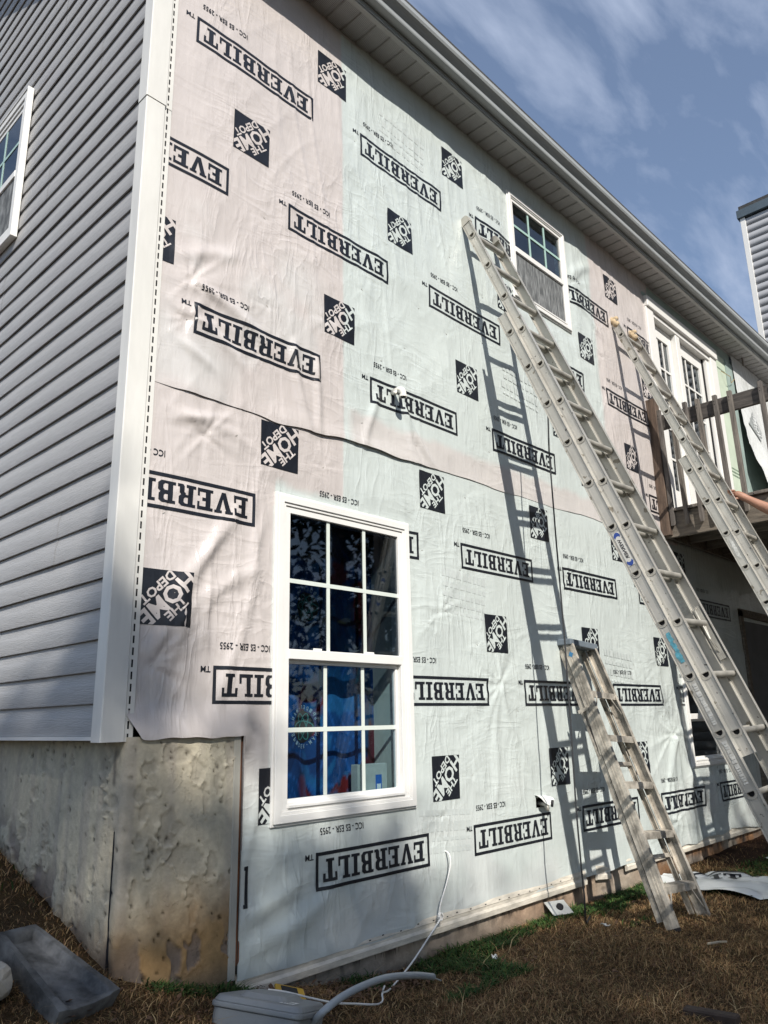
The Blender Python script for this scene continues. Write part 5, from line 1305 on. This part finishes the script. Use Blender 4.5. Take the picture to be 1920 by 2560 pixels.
# ------------------------------------------------------------------ splash block
def splash_block():
    # four rim corners in world space: rear-left, rear-right, front-right, front-left
    RL, RR, FR, FL = Vector((-0.24, 0.10, 0.335)), Vector((-0.075, 0.185, 0.320)), Vector((0.045, -0.24, 0.165)), Vector((-0.175, -0.27, 0.155))
    root = empty('splash_block', (RL+FR)/2-Vector((0, 0, .1)), 'dark grey trough shaped downspout splash block lying beside the plaster foundation', 'splash block')
    Uu = 22; Vv = 12
    def S(u, v): return RL*(1-u)*(1-v)+RR*(1-u)*v+FR*u*v+FL*u*(1-v)
    nrm = ((FR-RL).cross(FL-RR)).normalized(); nrm = nrm if nrm.z > 0 else -nrm
    b = MB(); rim = 0.13; rimu = 0.06
    def depth(u, v):
        e = min(v, 1-v)/rim; eu = u/rimu; ef = (1-u)/0.05
        t = max(0, min(1, (min(e, eu)-1)/0.55)); t = t*t*(3-2*t)
        dd = 0.032*t
        if u > 0.86: dd *= (1-(u-0.86)/0.14*0.55) if min(v, 1-v) > rim else 1
        if ef < 1: dd = dd*0.35
        return dd
    us = np.linspace(0, 1, 44); vs_ = np.linspace(0, 1, 34); top = []
    for u in us:
        for v in vs_:
            bow = 0.028*math.sin(v*math.pi)*max(0, (u-.8)/.2)
            p = S(u+bow, v)-nrm*(depth(u, v)-0.003*(vn(u*9, v*6, 7)-.5)); top.append(p)
    nu, nv = len(us), len(vs_); b.v = [tuple(p) for p in top]; b.f = [(i*nv+j, (i+1)*nv+j, (i+1)*nv+j+1, i*nv+j+1) for i in range(nu-1) for j in range(nv-1)]
    k = len(b.v); ring = [(i, 0) for i in range(nu)]+[(nu-1, j) for j in range(1, nv)]+[(i, nv-1) for i in range(nu-2, -1, -1)]+[(0, j) for j in range(nv-2, 0, -1)]
    cen = (RL+RR+FR+FL)/4
    for lev, (dz, sc) in enumerate(((-0.010, 1.010), (-0.080, 0.965))):
        for (i, j) in ring:
            p = Vector(b.v[i*nv+j]); q = cen+(p-cen)*sc; b.v.append(tuple(q+nrm*dz))
    R = len(ring); idx = [i*nv+j for i, j in ring]
    for q in range(R):
        r2 = (q+1) % R; b.f.append((idx[r2], idx[q], k+q, k+r2)); b.f.append((k+r2, k+q, k+R+q, k+R+r2))
    o = b.build('trough', splash_m, root, smooth=True)
    md = o.modifiers.new('split', 'EDGE_SPLIT'); md.split_angle = 0.9
splash_block()
# ---- pale stone at the left edge
def stone():
    bm = bmesh.new(); bmesh.ops.create_icosphere(bm, subdivisions=3, radius=1)
    for v in bm.verts:
        p = v.co; r = 1+0.30*(float(vn(p.x*1.7+5, p.y*1.7+p.z*1.3, 3))-.5)+0.12*(float(vn(p.x*4, p.z*4+p.y*3, 6))-.5)
        p = p*r; v.co = Vector((max(-.8, min(.8, p.x))*0.075, p.y*0.09, max(-.75, min(.7, p.z))*0.065))
    me = bpy.data.meshes.new('stone'); bm.to_mesh(me); bm.free(); me.materials.append(stone_m)
    o = link('stone', me, None, (-0.315, -0.04, float(gz(-0.315, -0.04))+0.05)); tag(o, 'pale broken stone at the left of the splash block', 'stone')
stone()

# ------------------------------------------------------------------ leftover sheet of wrap on the ground
def offcut():
    a = Vector((4.22, -0.13, 0)); d = Vector((0.06, -1.0, 0)).normalized(); w = Vector((1, .06, 0)).normalized()
    s = np.linspace(0, 1.5, 90); t = np.linspace(0, 1, 26)
    S, T = np.meshgrid(s, t, indexing='ij')
    wid = 0.30+0.33*sst(0.0, 0.5, S)-0.1*sst(.9, 1.4, S)
    X = a.x+d.x*S+w.x*(T-0.15)*wid; Y = a.y+d.y*S+w.y*(T-.15)*wid
    H = 0.05*np.sin(np.pi*np.clip(T*1.02, 0, 1))**0.6*(0.6+0.6*vn(S*3, T*1.5, 4))+0.035*np.abs(vn(S*6+T*3, T*4-S*2, 9)-.5)*2
    Z = gz(X, Y)+0.012+H
    base = np.tile([0.70, 0.71, 0.70], (X.size, 1))
    root = empty('wrap_offcut', (4.3, -0.6, -0.15), 'leftover crumpled strip of printed white house wrap lying on the grass behind the step ladder', 'sheet')
    link('sheet', npmesh('sheet', np.stack([X, Y, Z], -1).reshape(-1, 3), gridfaces(90, 26), wrap_m, True, base), root)
    # part of a printed box
    bw = cut_template(frame_polys(0.5, .19, .020)[1:]+[([(p[0], p[1]) for p in pl[0]], pl[1]) for pl in word_polys('IT', 0.24, .10)], .02)
    from_s = lambda u, v: (u, v)
    V2, F2 = bw; ca, sa = math.cos(0.42), math.sin(0.42)
    ss = 0.42+(V2[:, 0]*ca-V2[:, 1]*sa)*0.8; tt = 0.52+(V2[:, 0]*sa+V2[:, 1]*ca)*0.8/0.55
    ok = (tt > 0.03) & (tt < 0.97); F3 = F2[ok[F2].all(1)]
    def ev(ss, tt):
        wd = 0.30+0.33*sst(0.0, 0.5, ss)-0.1*sst(.9, 1.4, ss)
        x = a.x+d.x*ss+w.x*(tt-.15)*wd; y = a.y+d.y*ss+w.y*(tt-.15)*wd
        h = 0.05*np.sin(np.pi*np.clip(tt*1.02, 0, 1))**0.6*(0.6+0.6*vn(ss*3, tt*1.5, 4))+0.035*np.abs(vn(ss*6+tt*3, tt*4-ss*2, 9)-.5)*2
        return np.stack([x, y, gz(x, y)+0.012+h+0.005], -1)
    link('brand_print', npmesh('brand_print', ev(ss, tt), F3, print_ink, True), root)
offcut()

# ------------------------------------------------------------------ litter and scraps
def scrap(name, x, y, sx, sy_, mat, label, cat, h=0.01, seed=1, tilt=0.2):
    r = random.Random(seed); z = float(gz(x, y)); vs = []; n = 4
    a = r.uniform(0, 3)
    for i in range(n):
        for j in range(n):
            u, v = (i/(n-1)-.5)*sx, (j/(n-1)-.5)*sy_
            vs.append((x+u*math.cos(a)-v*math.sin(a), y+u*math.sin(a)+v*math.cos(a), z+0.018+h*r.random()+tilt*u))
    b = MB(); b.add(vs, [(i*n+j, (i+1)*n+j, (i+1)*n+j+1, i*n+j+1) for i in range(n-1) for j in range(n-1)])
    o = b.build(name, mat, None, smooth=True, fix=False); o.modifiers.new('thick', 'SOLIDIFY').thickness = 0.002
    return tag(o, label, cat)
scrap('paper_scrap', 2.95, -0.42, .05, .03, paper_m, 'white crumpled scrap on dry grass in front of the step ladder', 'scrap', .02, 2)
scrap('paper_scrap', 2.05, -0.30, .04, .028, paper_m, 'white crumpled scrap in green weeds below the torn tap flap', 'scrap', .02, 3)
scrap('paper_scrap', 0.62, -0.12, .022, .012, paper_m, 'tiny white scrap on dark grass between splash block and grey box', 'scrap', .008, 5)
scrap('paper_scrap', 5.6, -0.45, .06, .03, paper_m, 'white scrap on bare soil near the wall under the deck', 'scrap', .02, 6)
o = MB().obox((3.02, -0.075, -0.105), (0.93, -0.36, 0), (0.30, 0.80, 0.52), (-0.19, -0.48, 0.85), -.075, .075, -.055, .055, -.003, .003).build('cover_plate', M('white_plastic_plate', (0.56, 0.57, 0.54), 0.5, var=0.12), None, bevel=0.004)
tag(o, 'square white plastic cover plate leaning on the foundation under the tap', 'plate')
MB().tube([(3.02, -0.082, -0.103), (3.016, -0.088, -0.095)], .022, 12).build('plate_hole', hole_blk, o)
wd = MB().obox((1.98, -1.40, float(gz(1.98, -1.40))+0.02), (-0.02, -1.0, 0.06), (1.0, -0.02, 0.1), (0, 0, 1), -.10, .12, -.022, .022, -.03, .012).build('wood_scrap', M('dark_brown_scrap_wood', (0.05, 0.034, 0.026), 0.8, var=0.4, scale=12, bump=0.4, bscale=40), None, bevel=0.006)
tag(wd, 'dark brown broken piece of wood lying in dry grass at the bottom right', 'wood')
tw = MB().tube([(2.92, -1.02, float(gz(2.92, -1.02))+.03), (2.97, -1.06, float(gz(2.97, -1.06))+.035), (3.04, -1.07, float(gz(3.04, -1.07))+.025)], .006, 6).build('pale_stick', M('pale_stick_wood', (0.45, 0.38, 0.28), 0.8), None); tag(tw, 'short pale stick lying on dry grass right of the step ladder', 'stick')

# ------------------------------------------------------------------ neighbouring house
nb = empty('neighbour_house', (10.0, -1.5, -0.2), 'tall pale grey sided neighbouring house with white corner trim beyond the gutter', 'house')
NX = 10.0; NY = 0.20
def nb_mesh():
    V = []; ys = [NY-0.07, -6.0]; pf = [(0.004, 0.0), (0.015, 0.0), (0.0135, 0.085), (0.006, 0.128)]
    for y in ys:
        for d, h in pf: V.append((NX-d, y, h))
    return npmesh('siding_panel', V, gridfaces(2, 4), siding_far, False)
nme = nb_mesh(); z = 8.40-0.127
while z > -0.3:
    link('siding_panel', nme, nb, (0, 0, z)); z -= 0.127
MB().box(NX-0.026, NX+0.01, NY-0.075, NY, -0.3, 8.42).build('corner_post', white_vinyl, nb, bevel=0.003)
MB().box(NX, NX+6, -6.0, NY-0.003, -0.3, 8.38).build('wall', siding_far, nb)
MB().box(NX-0.06, NX+6.1, -6.2, NY+0.03, 8.422, 8.56).build('roof_edge', M('slate_grey_flashing', (0.10, 0.13, 0.15), 0.45, metal=0.3), nb, bevel=0.004)
MB().box(NX-0.02, NX+6.1, -6.1, NY, 8.562, 8.64).build('roof', shingle, nb)

# ------------------------------------------------------------------ person on the padded ladder (only the arm reaches into the picture)
def person():
    hand = Vector((5.105, -0.725, 2.775))
    root = empty('person', (4.93, -1.35, 1.1), 'person with a bare forearm gripping the side rail of the padded ladder', 'person')
    V = {}; E = []; Rr = []
    def pt(nm, p, r, to=None):
        V[nm] = len(Rr); Rr.append((Vector(p), r))
        if to: E.append((V[to], V[nm]))
    pt('pelvis', (4.95, -1.62, 1.98), .15); pt('waist', (4.95, -1.64, 2.15), .135, 'pelvis'); pt('chest', (4.95, -1.62, 2.40), .16, 'waist'); pt('upper', (4.95, -1.60, 2.54), .13, 'chest'); pt('neck', (4.95, -1.58, 2.63), .058, 'upper')
    pt('jaw', (4.95, -1.545, 2.71), .072, 'neck'); pt('skull', (4.95, -1.565, 2.80), .098, 'jaw'); pt('crown', (4.95, -1.575, 2.86), .075, 'skull')
    pt('shR', (5.14, -1.585, 2.52), .068, 'upper'); pt('arR', (5.18, -1.42, 2.44), .052, 'shR'); pt('elR', (5.20, -1.24, 2.475), .050, 'arR'); pt('foR', (5.19, -1.08, 2.560), .059, 'elR'); pt('fo2R', (5.165, -0.93, 2.662), .045, 'foR'); pt('wrR', (5.145, -0.835, 2.738), .032, 'fo2R')
    pt('paR', (5.135, -0.775, 2.785), .037, 'wrR'); pt('knR', (5.125, -0.735, 2.800), .033, 'paR')
    pt('shL', (4.76, -1.585, 2.52), .068, 'upper'); pt('elL', (4.68, -1.52, 2.26), .048, 'shL'); pt('wrL', (4.76, -1.36, 2.06), .033, 'elL'); pt('paL', (4.78, -1.31, 2.04), .036, 'wrL')
    for sgn, nm in ((1, 'R'), (-1, 'L')):
        pt('hip'+nm, (4.95+sgn*.09, -1.60, 1.90), .10, 'pelvis'); pt('kn'+nm+'ee', (4.95+sgn*.10, -1.42, 1.52), .068, 'hip'+nm); pt('an'+nm, (4.95+sgn*.09, -1.42, 1.14), .045, 'kn'+nm+'ee'); pt('to'+nm, (4.95+sgn*.10, -1.30, 1.07), .042, 'an'+nm)
    me = bpy.data.meshes.new('body'); me.from_pydata([tuple(p) for p, r in Rr], E, []); me.materials.append(skin_m)
    o = link('body', me, root)
    sk = o.modifiers.new('skin', 'SKIN'); ss = o.modifiers.new('sub', 'SUBSURF'); ss.levels = ss.render_levels = 2
    for i, (p, r) in enumerate(Rr): me.skin_vertices[0].data[i].radius = (r, r)
    me.skin_vertices[0].data[0].use_root = True; sk.use_smooth_shade = True
    def chain(nm, pts, rs, mat, par=root, sub=2):
        m2 = bpy.data.meshes.new(nm); m2.from_pydata([tuple(Vector(p)) for p in pts], [(i, i+1) for i in range(len(pts)-1)], []); m2.materials.append(mat)
        q = link(nm, m2, par); s = q.modifiers.new('skin', 'SKIN'); s.use_smooth_shade = True; t = q.modifiers.new('sub', 'SUBSURF'); t.levels = t.render_levels = sub
        for i, r in enumerate(rs): m2.skin_vertices[0].data[i].radius = (r, r)
        m2.skin_vertices[0].data[0].use_root = True; return q
    # fingers of the right hand, curled over the rail
    base = Vector((5.128, -0.752, 2.800)); fw = Vector((-0.05, 0.72, 0.18)).normalized(); dn = Vector((-.30, .05, -.95)).normalized(); across = Vector((0.25, -0.30, -0.92)).normalized()
    for k, (ln, off) in enumerate(((.90, -.028), (1.0, -.009), (.95, .010), (.78, .028))):
        b0 = base+across*off-fw*.012
        p = [b0, b0+fw*.030*ln, b0+fw*.056*ln+Vector((-.014, 0, -.004)), b0+fw*.064*ln+Vector((-.040, -.010, -.012)), b0+fw*.050*ln+Vector((-.054, -.016, -.014))]
        chain('finger', p, [.0105, .0105, .0098, .0088, .0075], skin_m, o)
    chain('thumb', [(5.140, -.790, 2.768), (5.118, -.765, 2.752), (5.098, -.735, 2.752), (5.088, -.712, 2.758)], [.014, .012, .0105, .0085], skin_m, o)
    chain('shirt', [(4.95, -1.63, 2.02), (4.95, -1.64, 2.15), (4.95, -1.62, 2.40), (4.95, -1.60, 2.54)], [.165, .15, .178, .145], shirt_m)
    chain('sleeve', [(5.08, -1.59, 2.53), (5.14, -1.585, 2.515), (5.175, -1.46, 2.455)], [.075, .080, .066], shirt_m); chain('sleeve', [(4.82, -1.59, 2.53), (4.76, -1.585, 2.515), (4.72, -1.555, 2.40)], [.075, .080, .066], shirt_m)
    for sgn in (1, -1):
        chain('trouser_leg', [(4.95+sgn*.04, -1.62, 2.0), (4.95+sgn*.09, -1.60, 1.90), (4.95+sgn*.10, -1.42, 1.52), (4.95+sgn*.09, -1.42, 1.16)], [.12, .115, .080, .062], jeans_m)
        chain('boot', [(4.95+sgn*.09, -1.44, 1.18), (4.95+sgn*.09, -1.43, 1.10), (4.95+sgn*.10, -1.36, 1.075), (4.95+sgn*.10, -1.27, 1.065)], [.052, .055, .050, .042], boot_m)
    chain('hair', [(4.95, -1.60, 2.80), (4.95, -1.59, 2.87)], [.104, .082], hair_m)
    chain('nose', [(4.95, -1.485, 2.765), (4.95, -1.452, 2.742)], [.012, .014], skin_m, o)
    for sgn in (1, -1):
        chain('ear', [(4.95+sgn*.095, -1.57, 2.785), (4.95+sgn*.104, -1.575, 2.755)], [.016, .013], skin_m, o)
        MB().tube([(4.95+sgn*.032, -1.478, 2.79), (4.95+sgn*.032, -1.470, 2.79)], .011, 8).build('eye', M('eye_white', (.6, .6, .58), .3), o)
    MB().obox((4.95, -1.468, 2.712), (1, 0, 0), (0, 1, 0), (0, 0, 1), -.024, .024, -.006, .01, -.004, .004).build('mouth', M('lip', (.25, .09, .07), .5), o, bevel=.003)
person()

# ------------------------------------------------------------------ grass and weeds
def blades(name, XY, hmin, hmax, w, cols, lean, label, cat, mat_name, seed, flat=0.0):
    r = np.random.default_rng(seed); n = len(XY); x, y = XY[:, 0], XY[:, 1]; z = gz(x, y)-0.004
    h = r.uniform(hmin, hmax, n)*(0.6+0.8*vn(x*5, y*5, 91)); a = r.uniform(0, 2*np.pi, n); ln = r.uniform(0.2, lean, n)*h; ww = r.uniform(0.6, 1.3, n)*w
    dx, dy = np.cos(a)*ln, np.sin(a)*ln; px, py = -np.sin(a+r.uniform(-1, 1, n))*ww, np.cos(a)*ww
    hz = h*(1-flat*r.random(n))
    V = np.empty((n, 5, 3)); V[:, 0] = np.stack([x-px, y-py, z], -1); V[:, 1] = np.stack([x+px, y+py, z], -1)
    V[:, 2] = np.stack([x+dx*.4+px*.8, y+dy*.4+py*.8, z+hz*.6], -1); V[:, 3] = np.stack([x+dx*.4-px*.8, y+dy*.4-py*.8, z+hz*.6], -1); V[:, 4] = np.stack([x+dx*1.3, y+dy*1.3, z+hz*.85], -1)
    i0 = np.arange(n)*5
    F3 = np.concatenate([np.stack([i0, i0+1, i0+2], 1), np.stack([i0, i0+2, i0+3], 1), np.stack([i0+3, i0+2, i0+4], 1)])
    cols = np.asarray(cols); pick = r.integers(0, len(cols), n); c = cols[pick]*r.uniform(0.7, 1.3, (n, 1))*(0.7+0.6*fbm(x*2.5, y*2.5, 95, 3))[:, None]
    me = npmesh(name, V.reshape(-1, 3), F3, attr_mat(mat_name, 0.75, spec=0.2, var=0.15, scale=60), False, np.repeat(c, 5, 0))
    o = link(name, me); return tag(o, label, cat, kind='stuff')
def scatter(n, x0, x1, y0, y1, seed, keep=None):
    r = np.random.default_rng(seed); p = np.stack([r.uniform(x0, x1, n), r.uniform(y0, y1, n)], 1)
    if keep is not None: p = p[keep(p[:, 0], p[:, 1])]
    return p
outside = lambda x, y: ~((x > 0.12) & (y > -0.03))
soilk = lambda x, y: outside(x, y) & (RNG.random(len(x)) > sst(5.0, 5.5, x)*sst(-.75, -.4, y)*.93)
dryP = np.concatenate([scatter(125000, -0.9, 3.6, -2.2, 0.0, 1, outside), scatter(34000, 3.6, 7.0, -1.6, 0.0, 2, soilk), scatter(20000, -1.2, 0.13, -0.2, 3.0, 3, outside)])
straw = [(0.36, 0.215, 0.10), (0.27, 0.155, 0.074), (0.19, 0.105, 0.055), (0.46, 0.31, 0.155), (0.15, 0.085, 0.045), (0.16, 0.125, 0.052)]
blades('dry_grass', dryP, 0.014, 0.040, 0.0015, straw, 1.6, 'matted dry brown winter grass covering the yard in front of the wall', 'grass', 'dry_straw', 4, .4)
longP = scatter(3200, -0.9, 6.8, -2.0, -0.02, 31, soilk)
blades('long_straw', longP, 0.03, 0.085, 0.0016, [(0.50, 0.37, 0.20), (0.42, 0.29, 0.14), (0.33, 0.22, 0.10)], 1.9, 'longer pale straw stems lying over the matted grass', 'straw', 'pale_straw', 32, .75)
def weedk(x, y):
    m = sst(0.50, 0.62, fbm(x*3.2, y*3.2, 77, 3)+0.30*np.exp(-((y+0.13)/.12)**2)-0.12)
    return (RNG.random(len(x)) < m) & outside(x, y)
wp = np.concatenate([scatter(26000, 1.25, 4.2, -0.52, -0.01, 5, weedk), scatter(9000, 4.2, 6.6, -0.75, -0.30, 6, lambda x, y: RNG.random(len(x)) < .55*np.exp(-((y+.5)/.14)**2)), scatter(5000, -0.9, 0.12, 0.1, 2.6, 8, weedk), scatter(900, 0.25, 0.75, -0.12, -0.03, 9, outside)])
blades('green_weeds', wp, 0.02, 0.055, 0.0034, [(0.035, 0.085, 0.022), (0.05, 0.11, 0.025), (0.028, 0.065, 0.020), (0.075, 0.12, 0.03)], 1.3, 'low green weeds and grass growing along the foot of the wall', 'weeds', 'weed_green', 7, .3)
lp = np.concatenate([scatter(420, 0.75, 1.6, -0.30, -0.04, 12), scatter(160, -0.2, 0.9, -.6, -.05, 13), scatter(200, 2, 5, -1.3, -.1, 14)])
def leaves(name, P, mat, label):
    r = np.random.default_rng(3); n = len(P); x, y = P[:, 0], P[:, 1]; z = gz(x, y)+.01+r.uniform(0, .02, n); a = r.uniform(0, 6.28, n); s = r.uniform(.008, .02, n); t = r.uniform(-.6, .6, n)
    V = np.empty((n, 4, 3)); 
    for k, (u, v) in enumerate(((-1, 0), (0, -.5), (1, 0), (0, .5))): V[:, k] = np.stack([x+(u*np.cos(a)-v*np.sin(a))*s, y+(u*np.sin(a)+v*np.cos(a))*s, z+u*t*s+np.abs(v)*s*.5], -1)
    o = link(name, npmesh(name, V.reshape(-1, 3), np.arange(n*4).reshape(n, 4), mat, False)); tag(o, label, 'leaves', kind='stuff')
leaves('leaf_litter', lp, M('brown_leaf', (0.12, 0.065, 0.035), 0.8, var=0.4, scale=60), 'scattered small brown leaf bits lying in the grass')

# ------------------------------------------------------------------ trees behind the camera (a row shades the yard; the rest are added to block sky light)
def tree(x, y, h, crown_r, crown_z0, n, label, seed, dens=1.0):
    r = np.random.default_rng(seed); z0 = float(gz(x, y))
    root = empty('pine_tree', (x, y, z0-.05), label, 'tree', 'tall trees behind the yard')
    tr = MB(); tr.tube([(x, y, z0-.05), (x+.05, y, z0+h*.3), (x-.05, y+.05, z0+h*.65), (x, y, z0+h*.97)], [.20, .16, .10, .02], 10)
    for k in range(16):
        zz = crown_z0+(h-crown_z0)*(k/16); a = k*2.4; rr = crown_r*(1-(zz-crown_z0)/(h-crown_z0))**.7*.8+.2
        tr.tube([(x, y, z0+zz), (x+math.cos(a)*rr*.6, y+math.sin(a)*rr*.6, z0+zz+.15), (x+math.cos(a)*rr, y+math.sin(a)*rr, z0+zz+.1)], [.045, .03, .01], 6)
    tr.build('trunk', bark_m, root)
    m = 120; cz = r.random(m)**.8; ca = r.uniform(0, 6.28, m); prof = (1-cz)**.42; cr = crown_r*(prof+.06)*np.sqrt(r.random(m))
    C0 = np.stack([x+np.cos(ca)*cr, y+np.sin(ca)*cr, z0+crown_z0+cz*(h-crown_z0)], 1); sz = (0.28+0.32*r.random(m))*(.55+.6*prof)
    pick = r.integers(0, m, n); P = C0[pick]+r.normal(0, 1, (n, 3))*sz[pick][:, None]*np.array([1, 1, .55])
    d = r.normal(0, 1, (n, 3)); d /= np.linalg.norm(d, axis=1)[:, None]; e = np.cross(d, r.normal(0, 1, (n, 3))); e /= np.linalg.norm(e, axis=1)[:, None]
    L_ = r.uniform(.09, .19, n)[:, None]; W = r.uniform(.03, .07, n)[:, None]
    V = np.stack([P-d*L_, P+e*W, P+d*L_, P-e*W], 1)
    col = np.array([0.035, 0.055, 0.022])*r.uniform(.6, 1.5, (n, 1))
    link('crown', npmesh('crown', V.reshape(-1, 3), np.arange(n*4).reshape(n, 4), attr_mat('dark_needles', .7, spec=.2), False, np.repeat(col, 4, 0)), root)
def shade_tree(u, v, dist, crown_r, n, label, seed, cz=.35):
    """a tree whose top throws its shadow to (u,v) on the wall plane"""
    y = -dist; x = u-0.58*dist; top = v+0.95*dist
    zb = float(gz(x, y)); tree(x, y, top-zb, crown_r, (top-zb)*cz, n, label, seed)
shade_tree(-0.50, 1.72, 14, 2.3, 7500, 'broad evergreen tree behind the camera, leftmost of its row', 21, .2)
shade_tree(1.55, -0.15, 14.5, 2.2, 9000, 'broad evergreen tree behind the camera, second from the left of its row', 22, .15)
shade_tree(3.0, -0.85, 15, 1.9, 6000, 'broad evergreen tree behind the camera, third from the left of its row', 23, .15)
shade_tree(4.9, -0.60, 14, 2.0, 7000, 'broad evergreen tree behind the camera, fourth from the left of its row', 24, .15)
shade_tree(6.6, 0.0, 15, 2.3, 9000, 'broad evergreen tree behind the camera, rightmost of its row', 25, .15)
for i, (tx, ty, th, nm) in enumerate([(8.3, -7.6, 10, 'bushy unseen evergreen added outside the deck to block sky light under it'), (11.5, -6.8, 11, 'bushy unseen evergreen added near the neighbouring house to block sky light under the deck'), (5.5, -12.5, 15, 'tall dense evergreen added behind the camera to cut sky light, nearest the sun line'), (9.5, -11, 17, 'tallest dense evergreen added behind the camera to cut sky light'), (13.5, -9, 15, 'dense evergreen added behind the camera, beyond the deck, to cut sky light'),
                                     (16, -4.5, 13, 'dense unseen evergreen added at the far right to cut sky light')]):
    tree(tx, ty, th, 2.9, 1.2, 8000, nm, 40+i)  # unseen evergreens added to cut sky fill on the wall and under the deck
